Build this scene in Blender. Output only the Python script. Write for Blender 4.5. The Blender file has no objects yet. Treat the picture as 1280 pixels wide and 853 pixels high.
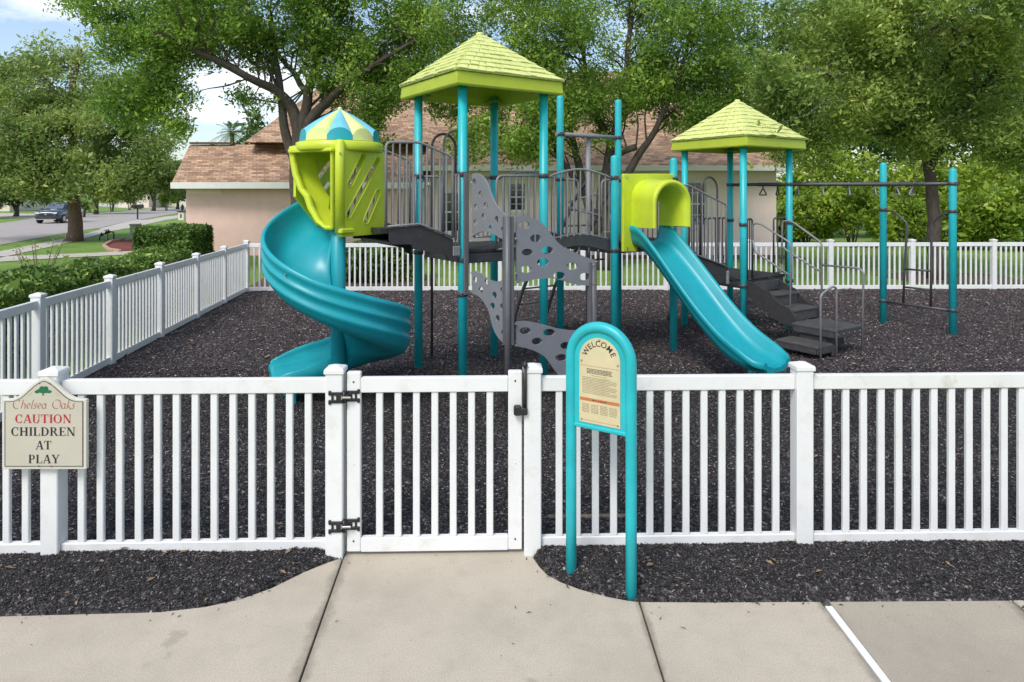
import bpy, bmesh, math, random
import numpy as np
from mathutils import Vector, Matrix, noise
from mathutils.geometry import tessellate_polygon

random.seed(7)
rng = np.random.default_rng(7)
R = math.radians
scene = bpy.context.scene
COL = scene.collection

# ------------------------------------------------------------------ camera
CH, F0, HX, HY = 2.46, 840.0, 640.0, 242.0     # eye height, focal length and horizon in photo pixels
cam_d = bpy.data.cameras.new("camera")
cam = bpy.data.objects.new("camera", cam_d)
COL.objects.link(cam)
cam.location = (0, 0, CH)
cam.rotation_euler = (R(90), 0, 0)
cam_d.sensor_width = 36.0
cam_d.lens = 36.0 * F0 / 1280.0
cam_d.shift_y = -(426.5 - HY) / 1280.0
cam_d.clip_start = 0.05
cam_d.clip_end = 2000
scene.camera = cam

# ------------------------------------------------------------------ sky and sun
SUN_EL, SUN_AZ = R(50), R(208)                  # high, from behind the camera's left
world = bpy.data.worlds.new("World")
scene.world = world
world.use_nodes = True
nt = world.node_tree
nt.nodes.clear()
out = nt.nodes.new("ShaderNodeOutputWorld")
bg = nt.nodes.new("ShaderNodeBackground")
sky = nt.nodes.new("ShaderNodeTexSky")
sky.sky_type = 'NISHITA'
sky.sun_disc = False
sky.sun_elevation = SUN_EL
sky.sun_rotation = SUN_AZ
sky.air_density = 1.0
sky.dust_density = 1.5
tc = nt.nodes.new("ShaderNodeTexCoord")
mp = nt.nodes.new("ShaderNodeMapping")
mp.inputs['Scale'].default_value = (1.0, 1.0, 2.6)
mp.inputs['Location'].default_value = (0.35, 0.2, 0.0)
nz = nt.nodes.new("ShaderNodeTexNoise")
nz.inputs['Scale'].default_value = 3.2
nz.inputs['Detail'].default_value = 9.0
nz.inputs['Roughness'].default_value = 0.56
rmp = nt.nodes.new("ShaderNodeValToRGB")
rmp.color_ramp.elements[0].position = 0.52
rmp.color_ramp.elements[0].color = (0.05, 0.05, 0.05, 1)
rmp.color_ramp.elements[1].position = 0.70
rmp.color_ramp.elements[1].color = (1, 1, 1, 1)
mx = nt.nodes.new("ShaderNodeMix")
mx.data_type = 'RGBA'
mx.inputs['B'].default_value = (7.6, 7.75, 8.0, 1)
nt.links.new(tc.outputs['Generated'], mp.inputs['Vector'])
nt.links.new(mp.outputs[0], nz.inputs['Vector'])
nt.links.new(nz.outputs['Fac'], rmp.inputs[0])
nt.links.new(rmp.outputs[0], mx.inputs['Factor'])
nt.links.new(sky.outputs[0], mx.inputs['A'])
nt.links.new(mx.outputs['Result'], bg.inputs['Color'])
bg.inputs['Strength'].default_value = 0.135
nt.links.new(bg.outputs[0], out.inputs['Surface'])

sun_d = bpy.data.lights.new("sun", 'SUN')
sun_d.energy = 1.8
sun_d.angle = R(20)
sun_d.color = (1.0, 0.965, 0.91)
sun = bpy.data.objects.new("sun", sun_d)
COL.objects.link(sun)
# Nishita: rotation measured from +Y towards +X
sdir = Vector((math.sin(SUN_AZ) * math.cos(SUN_EL), math.cos(SUN_AZ) * math.cos(SUN_EL), math.sin(SUN_EL)))
sun.rotation_euler = (-sdir).to_track_quat('-Z', 'Y').to_euler()
sun.location = sdir * 60

scene.view_settings.view_transform = 'Standard'
scene.view_settings.look = 'None'
scene.view_settings.exposure = 0.60
scene.view_settings.gamma = 1.0
scene.view_settings.use_curve_mapping = False

# ------------------------------------------------------------------ helpers
def at(px, py, Y):
    """point seen at photo pixel (px, py) at depth Y"""
    return Vector(((px - HX) / F0 * Y, Y, CH - (py - HY) / F0 * Y))

def gd(px, py, z=0.0):
    """ground point under photo pixel"""
    Y = F0 * (CH - z) / (py - HY)
    return Vector(((px - HX) / F0 * Y, Y, z))

def pl(P, d, px, py):
    """point of the vertical plane through P along d"""
    k = (px - HX) / F0
    s = (k * P[1] - P[0]) / (d[0] - k * d[1])
    Y = P[1] + s * d[1]
    return Vector((P[0] + s * d[0], Y, CH - (py - HY) / F0 * Y))

def tag(o, label=None, cat=None, group=None, kind=None):
    if label: o["label"] = label
    if cat: o["category"] = cat
    if group: o["group"] = group
    if kind: o["kind"] = kind
    return o

def thing(name, label, cat, loc=(0, 0, 0), group=None, rotz=0.0):
    o = bpy.data.objects.new(name, None)
    o.empty_display_size = 0.2
    COL.objects.link(o)
    o.location = loc
    o.rotation_euler = (0, 0, rotz)
    return tag(o, label, cat, group)

def root_loc(p):
    while p.parent is not None:
        p = p.parent
    return Vector(p.location)

class MB:
    def __init__(s):
        s.v, s.f, s.m, s.sm = [], [], [], []
    def add(s, verts, faces, mi=0, smooth=False):
        b = len(s.v)
        s.v.extend([Vector(v) for v in verts])
        for f in faces:
            s.f.append([i + b for i in f]); s.m.append(mi); s.sm.append(smooth)
        return s
    def box(s, c, size, ax=None, mi=0):
        """box centred at c; ax = (x, y, z) unit axes"""
        c = Vector(c)
        if ax is None: ax = (Vector((1, 0, 0)), Vector((0, 1, 0)), Vector((0, 0, 1)))
        h = [a * (d / 2) for a, d in zip(ax, size)]
        vs = []
        for k in (-1, 1):
            for j in (-1, 1):
                for i in (-1, 1):
                    vs.append(c + h[0] * i + h[1] * j + h[2] * k)
        return s.add(vs, [(0, 2, 3, 1), (4, 5, 7, 6), (0, 1, 5, 4), (2, 6, 7, 3), (0, 4, 6, 2), (1, 3, 7, 5)], mi)
    def bbox(s, c, size, ax=None, bev=0.004, mi=0):
        """box with chamfered long edges (all three directions by a rounded-rect prism)"""
        c = Vector(c)
        if ax is None: ax = (Vector((1, 0, 0)), Vector((0, 1, 0)), Vector((0, 0, 1)))
        X, Y, Z = [d / 2 for d in size]
        bev = min(bev, X * .45, Y * .45, Z * .45)
        def ring(x, y, z):
            return [(-x + bev, -y, z), (x - bev, -y, z), (x, -y + bev, z), (x, y - bev, z), (x - bev, y, z), (-x + bev, y, z), (-x, y - bev, z), (-x, -y + bev, z)]
        rings = [[(p[0] * (X - bev) / X, p[1] * (Y - bev) / Y, -Z) for p in ring(X, Y, 0)], ring(X, Y, -Z + bev), ring(X, Y, Z - bev), [(p[0] * (X - bev) / X, p[1] * (Y - bev) / Y, Z) for p in ring(X, Y, 0)]]
        vs = [c + ax[0] * p[0] + ax[1] * p[1] + ax[2] * p[2] for r in rings for p in r]
        fs = [list(range(7, -1, -1)), list(range(24, 32))]
        for k in range(3):
            for i in range(8):
                j = (i + 1) % 8
                fs.append((k * 8 + i, k * 8 + j, k * 8 + 8 + j, k * 8 + 8 + i))
        return s.add(vs, fs, mi)
    def tube(s, path, r, seg=10, closed=False, cap=True, mi=0, smooth=True):
        path = [Vector(p) for p in path]
        n = len(path)
        rs = r if isinstance(r, (list, tuple)) else [r] * n
        T = []
        for i in range(n):
            if closed: t = path[(i + 1) % n] - path[i - 1]
            elif i == 0: t = path[1] - path[0]
            elif i == n - 1: t = path[-1] - path[-2]
            else: t = (path[i + 1] - path[i]).normalized() + (path[i] - path[i - 1]).normalized()
            T.append(t.normalized() if t.length > 1e-9 else Vector((0, 0, 1)))
        a = Vector((0, 0, 1)) if abs(T[0].z) < .9 else Vector((1, 0, 0))
        N = (a - T[0] * a.dot(T[0])).normalized()
        b = len(s.v)
        for i in range(n):
            N = N - T[i] * N.dot(T[i])
            N = N.normalized() if N.length > 1e-6 else T[i].orthogonal().normalized()
            B = T[i].cross(N)
            for k in range(seg):
                an = 2 * math.pi * k / seg
                s.v.append(path[i] + (N * math.cos(an) + B * math.sin(an)) * rs[i])
        m = n if closed else n - 1
        for i in range(m):
            j = (i + 1) % n
            for k in range(seg):
                l = (k + 1) % seg
                s.f.append([b + i * seg + k, b + i * seg + l, b + j * seg + l, b + j * seg + k]); s.m.append(mi); s.sm.append(smooth)
        if cap and not closed:
            s.f.append([b + k for k in range(seg - 1, -1, -1)]); s.m.append(mi); s.sm.append(False)
            s.f.append([b + (n - 1) * seg + k for k in range(seg)]); s.m.append(mi); s.sm.append(False)
        return s
    def prism(s, outline, holes, org, ax, ay, an, t, mi=0):
        """flat plate: 2-D outline with holes in axes ax, ay at org, thickness t along an"""
        loops = [outline] + list(holes)
        flat = [p for l in loops for p in l]
        tri = tessellate_polygon([[Vector((p[0], p[1], 0)) for p in l] for l in loops])
        org, ax, ay, an = Vector(org), Vector(ax), Vector(ay), Vector(an)
        n = len(flat)
        vs = [org + ax * p[0] + ay * p[1] - an * (t / 2) for p in flat] + [org + ax * p[0] + ay * p[1] + an * (t / 2) for p in flat]
        fs = []
        for a, b, c in tri:
            fs.append((a, c, b)); fs.append((a + n, b + n, c + n))
        k = 0
        for l in loops:
            m = len(l)
            for i in range(m):
                j = (i + 1) % m
                fs.append((k + i, k + j, k + j + n, k + i + n))
            k += m
        return s.add(vs, fs, mi)
    def loft(s, rings, closed=True, caps=True, mi=0, smooth=True):
        b = len(s.v); n = len(rings[0])
        for r in rings: s.v.extend([Vector(p) for p in r])
        for i in range(len(rings) - 1):
            for k in range(n if closed else n - 1):
                l = (k + 1) % n
                s.f.append([b + i * n + k, b + i * n + l, b + (i + 1) * n + l, b + (i + 1) * n + k]); s.m.append(mi); s.sm.append(smooth)
        if caps:
            s.f.append([b + k for k in range(n - 1, -1, -1)]); s.m.append(mi); s.sm.append(False)
            e = b + (len(rings) - 1) * n
            s.f.append([e + k for k in range(n)]); s.m.append(mi); s.sm.append(False)
        return s
    def lathe(s, prof, c, seg=16, mi=0, smooth=True):
        c = Vector(c)
        rings = [[c + Vector((r * math.cos(2 * math.pi * k / seg), r * math.sin(2 * math.pi * k / seg), z)) for k in range(seg)] for r, z in prof]
        return s.loft(rings, True, True, mi, smooth)
    def build(s, name, mats, parent=None, normals=True, bevel=0, local=False):
        me = bpy.data.meshes.new(name)
        off = root_loc(parent) if (parent is not None and not local) else Vector((0, 0, 0))
        me.from_pydata([tuple(v - off) for v in s.v], [], s.f)
        if not isinstance(mats, (list, tuple)): mats = [mats]
        for m in mats: me.materials.append(m)
        me.polygons.foreach_set("material_index", s.m)
        me.polygons.foreach_set("use_smooth", s.sm)
        if normals:
            bm = bmesh.new(); bm.from_mesh(me)
            bmesh.ops.recalc_face_normals(bm, faces=bm.faces)
            bm.to_mesh(me); bm.free()
        me.update()
        o = bpy.data.objects.new(name, me)
        COL.objects.link(o)
        if parent is not None: o.parent = parent
        if bevel:
            md = o.modifiers.new("bevel", 'BEVEL'); md.width = bevel; md.segments = 2; md.limit_method = 'ANGLE'; md.angle_limit = R(40)
        return o

def part(name, mat, parent, fn, label=None, bevel=0):
    m = MB(); fn(m)
    o = m.build(name, mat, parent, bevel=bevel)
    if label: o["label"] = label
    return o

def fillet(pts, r, n=5):
    pts = [Vector(p) for p in pts]
    res = [pts[0]]
    for i in range(1, len(pts) - 1):
        p, a, b = pts[i], pts[i - 1], pts[i + 1]
        d1, d2 = (a - p), (b - p)
        l = min(r, d1.length * .48, d2.length * .48)
        p1, p2 = p + d1.normalized() * l, p + d2.normalized() * l
        for k in range(n + 1):
            t = k / n
            res.append(p1 * (1 - t) ** 2 + p * 2 * t * (1 - t) + p2 * t ** 2)
    res.append(pts[-1])
    return res

def lerp(a, b, t): return a + (b - a) * t
def interp(xs, ys, x): return float(np.interp(x, xs, ys))
def along(pts, t):
    """point at fraction t of a polyline's x-y length"""
    ls = [0]
    for a, b in zip(pts[:-1], pts[1:]): ls.append(ls[-1] + (Vector(b).xy - Vector(a).xy).length)
    d = t * ls[-1]
    for i in range(len(pts) - 1):
        if d <= ls[i + 1] + 1e-9:
            k = (d - ls[i]) / max(1e-9, ls[i + 1] - ls[i])
            return Vector(pts[i]).lerp(Vector(pts[i + 1]), k)
    return Vector(pts[-1])
def capsule(x0, y0, x1, y1, r, n=8):
    a = math.atan2(y1 - y0, x1 - x0)
    pts = []
    for k in range(n + 1):
        t = a + math.pi / 2 + math.pi * k / n
        pts.append((x0 + r * math.cos(t), y0 + r * math.sin(t)))
    for k in range(n + 1):
        t = a - math.pi / 2 + math.pi * k / n
        pts.append((x1 + r * math.cos(t), y1 + r * math.sin(t)))
    return pts
def ellipse(cx, cy, rx, ry, n=20):
    return [(cx + rx * math.cos(2 * math.pi * k / n), cy + ry * math.sin(2 * math.pi * k / n)) for k in range(n)]

# ------------------------------------------------------------------ materials
def base_mat(name):
    m = bpy.data.materials.new(name); m.use_nodes = True
    n = m.node_tree.nodes; l = m.node_tree.links
    return m, n, l, n["Principled BSDF"]

def ramp(n, stops):
    r = n.new("ShaderNodeValToRGB")
    e = r.color_ramp.elements
    e[0].position, e[0].color = stops[0][0], (*stops[0][1], 1)
    e[1].position, e[1].color = stops[-1][0], (*stops[-1][1], 1)
    for p, c in stops[1:-1]:
        x = e.new(p); x.color = (*c, 1)
    return r

def mat(name, c, rough=.5, var=.1, scale=6., bump=0., bscale=60., metal=0., spec=.5, coat=0., dirt=None, dirt_amt=.0):
    m, n, l, b = base_mat(name)
    t = n.new("ShaderNodeTexCoord")
    z = n.new("ShaderNodeTexNoise"); z.inputs['Scale'].default_value = scale; z.inputs['Detail'].default_value = 6; z.inputs['Roughness'].default_value = .6
    l.new(t.outputs['Object'], z.inputs['Vector'])
    lo = tuple(max(0, x * (1 - var)) for x in c); hi = tuple(min(1, x * (1 + var)) for x in c)
    r = ramp(n, [(.3, lo), (.7, hi)])
    l.new(z.outputs['Fac'], r.inputs[0])
    colour = r.outputs[0]
    if dirt:
        z2 = n.new("ShaderNodeTexNoise"); z2.inputs['Scale'].default_value = scale * 2.7; z2.inputs['Detail'].default_value = 9; z2.inputs['Roughness'].default_value = .7
        l.new(t.outputs['Object'], z2.inputs['Vector'])
        r2 = ramp(n, [(.52, (0, 0, 0)), (.72, (dirt_amt,) * 3)])
        l.new(z2.outputs['Fac'], r2.inputs[0])
        x = n.new("ShaderNodeMix"); x.data_type = 'RGBA'
        x.inputs['B'].default_value = (*dirt, 1)
        l.new(r2.outputs[0], x.inputs['Factor']); l.new(colour, x.inputs['A'])
        colour = x.outputs['Result']
    l.new(colour, b.inputs['Base Color'])
    rr = n.new("ShaderNodeMapRange"); rr.inputs['To Min'].default_value = max(0.02, rough - .08); rr.inputs['To Max'].default_value = min(1, rough + .1)
    l.new(z.outputs['Fac'], rr.inputs['Value']); l.new(rr.outputs[0], b.inputs['Roughness'])
    b.inputs['Metallic'].default_value = metal
    b.inputs['Specular IOR Level'].default_value = spec
    b.inputs['Coat Weight'].default_value = coat
    if bump:
        z3 = n.new("ShaderNodeTexNoise"); z3.inputs['Scale'].default_value = bscale; z3.inputs['Detail'].default_value = 4
        l.new(t.outputs['Object'], z3.inputs['Vector'])
        bp = n.new("ShaderNodeBump"); bp.inputs['Strength'].default_value = bump; bp.inputs['Distance'].default_value = .01
        l.new(z3.outputs['Fac'], bp.inputs['Height']); l.new(bp.outputs[0], b.inputs['Normal'])
    return m

TEAL = mat("teal_powder_coat", (.014, .41, .45), .38, .12, 5, .05, 90, dirt=(.10, .33, .36), dirt_amt=.35)
TEALP = mat("teal_plastic", (.006, .295, .345), .36, .08, 2.5, .03, 50, dirt=(.05, .36, .42), dirt_amt=.3)
LIME = mat("lime_plastic", (.52, .62, .030), .36, .08, 4, .04, 60, dirt=(.5, .6, .18), dirt_amt=.35)
LIMEF = mat("faded_lime_plastic", (.74, .78, .29), .5, .10, 7, .08, 50, dirt=(.45, .52, .18), dirt_amt=.35)
def translucent(m, amt, c):
    n, l = m.node_tree.nodes, m.node_tree.links
    t = n.new("ShaderNodeBsdfTranslucent"); t.inputs['Color'].default_value = (*c, 1)
    x = n.new("ShaderNodeMixShader"); x.inputs[0].default_value = amt
    l.new(n["Principled BSDF"].outputs[0], x.inputs[1]); l.new(t.outputs[0], x.inputs[2]); l.new(x.outputs[0], n["Material Output"].inputs['Surface'])
LIMER = mat("lime_roof_plastic", (.56, .66, .045), .36, .08, 4, .04, 60, dirt=(.5, .6, .18), dirt_amt=.35)
translucent(LIMER, .32, (.55, .68, .05)); translucent(LIMEF, .16, (.6, .7, .12))
PALEL = mat("pale_lime_plastic", (.66, .72, .26), .45, .08, 6)
PALET = mat("pale_blue_plastic", (.16, .50, .62), .42, .10, 6)
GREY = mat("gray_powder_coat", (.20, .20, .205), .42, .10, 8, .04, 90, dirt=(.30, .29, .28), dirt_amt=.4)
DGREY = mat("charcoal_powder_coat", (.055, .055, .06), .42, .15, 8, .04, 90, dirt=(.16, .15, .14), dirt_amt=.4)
DECK = mat("charcoal_rubber_coating", (.030, .029, .030), .62, .18, 9, .25, 180, dirt=(.11, .10, .095), dirt_amt=.38)
CHAN = mat("dark_gray_channel", (.105, .105, .115), .42, .10, 8, .04, 90)
TREAD = mat("worn_gray_tread", (.060, .058, .058), .65, .2, 9, .25, 180, dirt=(.15, .14, .13), dirt_amt=.5)
PANEL = mat("gray_plastic_sheet", (.20, .205, .225), .5, .07, 3, .03, 70, dirt=(.27, .27, .27), dirt_amt=.3)
WHITE = mat("white_vinyl", (.72, .72, .71), .40, .04, 2.2, .02, 40, dirt=(.50, .48, .39), dirt_amt=.42)
WHITES = mat("stained_white_vinyl", (.70, .70, .68), .45, .05, 1.6, .02, 40, dirt=(.40, .37, .25), dirt_amt=.75)
HINGE = mat("black_hinge_plastic", (.015, .015, .016), .45, .2, 10)
STEEL = mat("zinc_bolt_steel", (.45, .44, .42), .35, .1, 20, metal=.9)
CREAM = mat("cream_sign_face", (.50, .465, .375), .5, .04, 4, dirt=(.48, .44, .34), dirt_amt=.3)
CREAML = mat("pale_sign_edge", (.60, .575, .50), .45, .04, 4)
RED = mat("red_lettering", (.42, .012, .03), .5, .1, 10)
RUST = mat("faded_red_lettering", (.40, .09, .06), .5, .1, 10)
BLACK = mat("black_lettering", (.02, .018, .018), .5, .1, 10)
GREEN = mat("green_emblem_paint", (.010, .13, .055), .5, .25, 40)
LINE = mat("dark_border_line", (.10, .095, .075), .5, .1, 10)
PLAQUE = mat("yellowed_plaque", (.57, .49, .30), .45, .08, 6, dirt=(.56, .50, .30), dirt_amt=.5)
INK = mat("faded_brown_print", (.25, .20, .11), .6, .2, 30)
INKD = mat("dark_print", (.06, .05, .04), .6, .2, 30)
ORANGE = mat("orange_print_band", (.50, .16, .05), .5, .1, 20)

def concrete(name, c, stain, joints=()):
    m, n, l, b = base_mat(name)
    t = n.new("ShaderNodeTexCoord")
    def nz(sc, det=8, ro=.65):
        z = n.new("ShaderNodeTexNoise"); z.inputs['Scale'].default_value = sc; z.inputs['Detail'].default_value = det; z.inputs['Roughness'].default_value = ro
        l.new(t.outputs['Object'], z.inputs['Vector']); return z
    big, mid, fine = nz(1.1), nz(7), nz(130, 3)
    r1 = ramp(n, [(.30, tuple(x * .80 for x in c)), (.52, c), (.72, tuple(min(1, x * 1.10) for x in c))])
    l.new(big.outputs['Fac'], r1.inputs[0])
    def mixc(a, fac, col):
        x = n.new("ShaderNodeMix"); x.data_type = 'RGBA'; x.inputs['B'].default_value = (*col, 1)
        l.new(a, x.inputs['A']); l.new(fac, x.inputs['Factor']); return x.outputs['Result']
    r2 = ramp(n, [(.50, (0, 0, 0)), (.75, (.55, .55, .55))]); l.new(mid.outputs['Fac'], r2.inputs[0])
    col = mixc(r1.outputs[0], r2.outputs[0], stain)
    r3 = ramp(n, [(.38, (.62, .62, .62)), (.56, (0, 0, 0))]); l.new(fine.outputs['Fac'], r3.inputs[0])
    col = mixc(col, r3.outputs[0], tuple(x * .62 for x in c))
    vo = n.new("ShaderNodeTexVoronoi"); vo.inputs['Scale'].default_value = 9; l.new(t.outputs['Object'], vo.inputs['Vector'])
    r4 = ramp(n, [(.035, (.75, .75, .75)), (.06, (0, 0, 0))]); l.new(vo.outputs['Distance'], r4.inputs[0])
    msk = n.new("ShaderNodeMath"); msk.operation = 'MULTIPLY'
    gt = n.new("ShaderNodeMath"); gt.operation = 'GREATER_THAN'; gt.inputs[1].default_value = .80
    sp = n.new("ShaderNodeSeparateColor"); l.new(vo.outputs['Color'], sp.inputs[0]); l.new(sp.outputs[0], gt.inputs[0])
    l.new(r4.outputs[0], msk.inputs[0]); l.new(gt.outputs[0], msk.inputs[1])
    col = mixc(col, msk.outputs[0], (.09, .075, .055))
    sx_ = n.new("ShaderNodeSeparateXYZ"); l.new(t.outputs['Object'], sx_.inputs[0])
    stn = nz(4.5, 9, .75)
    def mth(op, a, c_):
        q = n.new("ShaderNodeMath"); q.operation = op
        for k_, v_ in enumerate((a, c_)):
            if v_ is None: continue
            if isinstance(v_, (int, float)): q.inputs[k_].default_value = v_
            else: l.new(v_, q.inputs[k_])
        return q.outputs[0]
    for jx_, wd_, tilt_ in joints:
        xx = mth('SUBTRACT', mth('ADD', sx_.outputs[0], mth('MULTIPLY', sx_.outputs[1], tilt_)), jx_)
        d_ = mth('DIVIDE', mth('ABSOLUTE', xx, None), wd_)
        f_ = mth('SUBTRACT', mth('MULTIPLY', stn.outputs['Fac'], 2.1), mth('ADD', d_, .35))
        r5 = ramp(n, [(.0, (0, 0, 0)), (.55, (.62, .62, .62))]); l.new(f_, r5.inputs[0])
        col = mixc(col, r5.outputs[0], tuple(x * .46 for x in stain))
    pt = nz(2.3, 6, .55)
    r6 = ramp(n, [(.66, (0, 0, 0)), (.70, (.5, .5, .5))]); l.new(pt.outputs['Fac'], r6.inputs[0])
    col = mixc(col, r6.outputs[0], tuple(x * .72 for x in stain))
    l.new(col, b.inputs['Base Color'])
    b.inputs['Roughness'].default_value = .85
    ad = n.new("ShaderNodeMath"); ad.operation = 'ADD'; l.new(fine.outputs['Fac'], ad.inputs[0]); l.new(mid.outputs['Fac'], ad.inputs[1])
    bp = n.new("ShaderNodeBump"); bp.inputs['Strength'].default_value = .25; bp.inputs['Distance'].default_value = .006
    l.new(ad.outputs[0], bp.inputs['Height']); l.new(bp.outputs[0], b.inputs['Normal'])
    return m
CONC = concrete("sidewalk_concrete", (.49, .43, .34), (.38, .33, .25), ((-.89, .085, .0548), (.768, .05, 0), (1.86, .07, 0), (3.02, .05, 0)))
CONC2 = concrete("weathered_concrete", (.40, .35, .275), (.31, .27, .21), ((1.885, .05, 0), (3.02, .10, 0)))
CONCF = concrete("far_concrete", (.52, .48, .41), (.42, .38, .33))

def mulch_mat(name, island, warm=0):
    m, n, l, b = base_mat(name)
    stops = [(0, (.011, .010, .011)), (.46, (.025, .023, .024)), (.70, (.052, .046, .046)), (.85, (.085, .074, .072)), (.945, (.15, .138, .135)), (.985, (.34, .32, .31)), (1, (.28, .17, .10))]
    if warm: stops = [(q, (c[0] * 1.75 + .014, c[1] * 1.52 + .011, c[2] * 1.50 + .012)) for q, c in stops]
    t = n.new("ShaderNodeTexCoord")
    if island:
        g = n.new("ShaderNodeNewGeometry"); r = ramp(n, stops); l.new(g.outputs['Random Per Island'], r.inputs[0])
    else:
        v = n.new("ShaderNodeTexVoronoi"); v.inputs['Scale'].default_value = 48; l.new(t.outputs['Object'], v.inputs['Vector'])
        s = n.new("ShaderNodeSeparateColor"); l.new(v.outputs['Color'], s.inputs[0])
        r = ramp(n, stops[:6]); l.new(s.outputs[0], r.inputs[0])
        bp = n.new("ShaderNodeBump"); bp.inputs['Strength'].default_value = 1; bp.inputs['Distance'].default_value = .012
        l.new(v.outputs['Distance'], bp.inputs['Height']); l.new(bp.outputs[0], b.inputs['Normal'])
    l.new(r.outputs[0], b.inputs['Base Color'])
    b.inputs['Roughness'].default_value = .62
    b.inputs['Specular IOR Level'].default_value = .4
    return m
MULCH = mulch_mat("black_rubber_mulch", False, 0)
CHIP = mulch_mat("rubber_mulch_chip", True)
CHIPW = mulch_mat("brownish_mulch_chip", True, 1)

def grass_mat(name, a, b_, c):
    m, n, l, b = base_mat(name)
    t = n.new("ShaderNodeTexCoord")
    z = n.new("ShaderNodeTexNoise"); z.inputs['Scale'].default_value = .35; z.inputs['Detail'].default_value = 10; z.inputs['Roughness'].default_value = .7
    z2 = n.new("ShaderNodeTexNoise"); z2.inputs['Scale'].default_value = 14; z2.inputs['Detail'].default_value = 6; z2.inputs['Roughness'].default_value = .8
    l.new(t.outputs['Object'], z.inputs['Vector']); l.new(t.outputs['Object'], z2.inputs['Vector'])
    r = ramp(n, [(.35, a), (.5, b_), (.65, c)]); l.new(z.outputs['Fac'], r.inputs[0])
    x = n.new("ShaderNodeMix"); x.data_type = 'RGBA'; x.blend_type = 'MULTIPLY'; x.inputs['Factor'].default_value = .7
    r2 = ramp(n, [(.3, (.5, .5, .5)), (.7, (1.3, 1.3, 1.2))]); l.new(z2.outputs['Fac'], r2.inputs[0])
    l.new(r.outputs[0], x.inputs['A']); l.new(r2.outputs[0], x.inputs['B']); l.new(x.outputs['Result'], b.inputs['Base Color'])
    b.inputs['Roughness'].default_value = .9
    bp = n.new("ShaderNodeBump"); bp.inputs['Strength'].default_value = .8; bp.inputs['Distance'].default_value = .05
    l.new(z2.outputs['Fac'], bp.inputs['Height']); l.new(bp.outputs[0], b.inputs['Normal'])
    return m
LAWN = grass_mat("lawn_grass", (.11, .215, .025), (.16, .28, .038), (.21, .32, .06))
SOIL = grass_mat("brown_bed_soil", (.07, .045, .03), (.11, .075, .05), (.16, .11, .075))
REDM = grass_mat("red_bark_mulch", (.13, .03, .022), (.19, .045, .033), (.24, .07, .05))
ROAD = concrete("road_asphalt", (.40, .36, .33), (.33, .30, .28))

def leaf_mat(name, stops, trans=.35, k=2.2):
    stops = [(q, tuple(x * k for x in c)) for q, c in stops]
    m = bpy.data.materials.new(name); m.use_nodes = True
    n = m.node_tree.nodes; l = m.node_tree.links
    b = n["Principled BSDF"]; o = n["Material Output"]
    g = n.new("ShaderNodeNewGeometry")
    r = ramp(n, stops); l.new(g.outputs['Random Per Island'], r.inputs[0])
    t = n.new("ShaderNodeTexCoord")
    z = n.new("ShaderNodeTexNoise"); z.inputs['Scale'].default_value = .55; z.inputs['Detail'].default_value = 3
    l.new(t.outputs['Object'], z.inputs['Vector'])
    r2 = ramp(n, [(.35, (.62, .70, .62)), (.65, (1.35, 1.25, 1.15))]); l.new(z.outputs['Fac'], r2.inputs[0])
    x = n.new("ShaderNodeMix"); x.data_type = 'RGBA'; x.blend_type = 'MULTIPLY'; x.inputs['Factor'].default_value = 1
    l.new(r.outputs[0], x.inputs['A']); l.new(r2.outputs[0], x.inputs['B'])
    l.new(x.outputs['Result'], b.inputs['Base Color'])
    b.inputs['Roughness'].default_value = .5
    b.inputs['Specular IOR Level'].default_value = .35
    tr = n.new("ShaderNodeBsdfTranslucent"); l.new(x.outputs['Result'], tr.inputs['Color'])
    mx = n.new("ShaderNodeMixShader"); mx.inputs[0].default_value = trans
    l.new(b.outputs[0], mx.inputs[1]); l.new(tr.outputs[0], mx.inputs[2]); l.new(mx.outputs[0], o.inputs['Surface'])
    return m
OAK = leaf_mat("oak_leaves", [(0, (.050, .095, .016)), (.5, (.095, .165, .026)), (.85, (.15, .22, .036)), (1, (.23, .27, .07))], .45)
OAKD = leaf_mat("olive_oak_leaves", [(0, (.055, .090, .018)), (.5, (.11, .155, .034)), (.85, (.165, .21, .055)), (1, (.26, .28, .11))], .5, 2.55)
STREETL = leaf_mat("street_tree_leaves", [(0, (.065, .105, .03)), (.5, (.13, .18, .05)), (.85, (.17, .215, .065)), (1, (.27, .28, .13))], .45)
BRIGHT = leaf_mat("yellow_green_leaves", [(0, (.08, .14, .016)), (.5, (.16, .235, .024)), (.85, (.23, .30, .04)), (1, (.34, .38, .08))], .45, 1.7)
HEDGE = leaf_mat("hedge_leaves", [(0, (.018, .04, .009)), (.5, (.045, .085, .016)), (.85, (.08, .13, .024)), (1, (.16, .20, .05))], .3, 2.4)
DARKL = leaf_mat("dark_green_leaves", [(0, (.022, .048, .014)), (.5, (.045, .085, .022)), (1, (.09, .135, .035))])
CORE = mat("twig_shade_core", (.022, .026, .012), .9, .3, 12)

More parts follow.
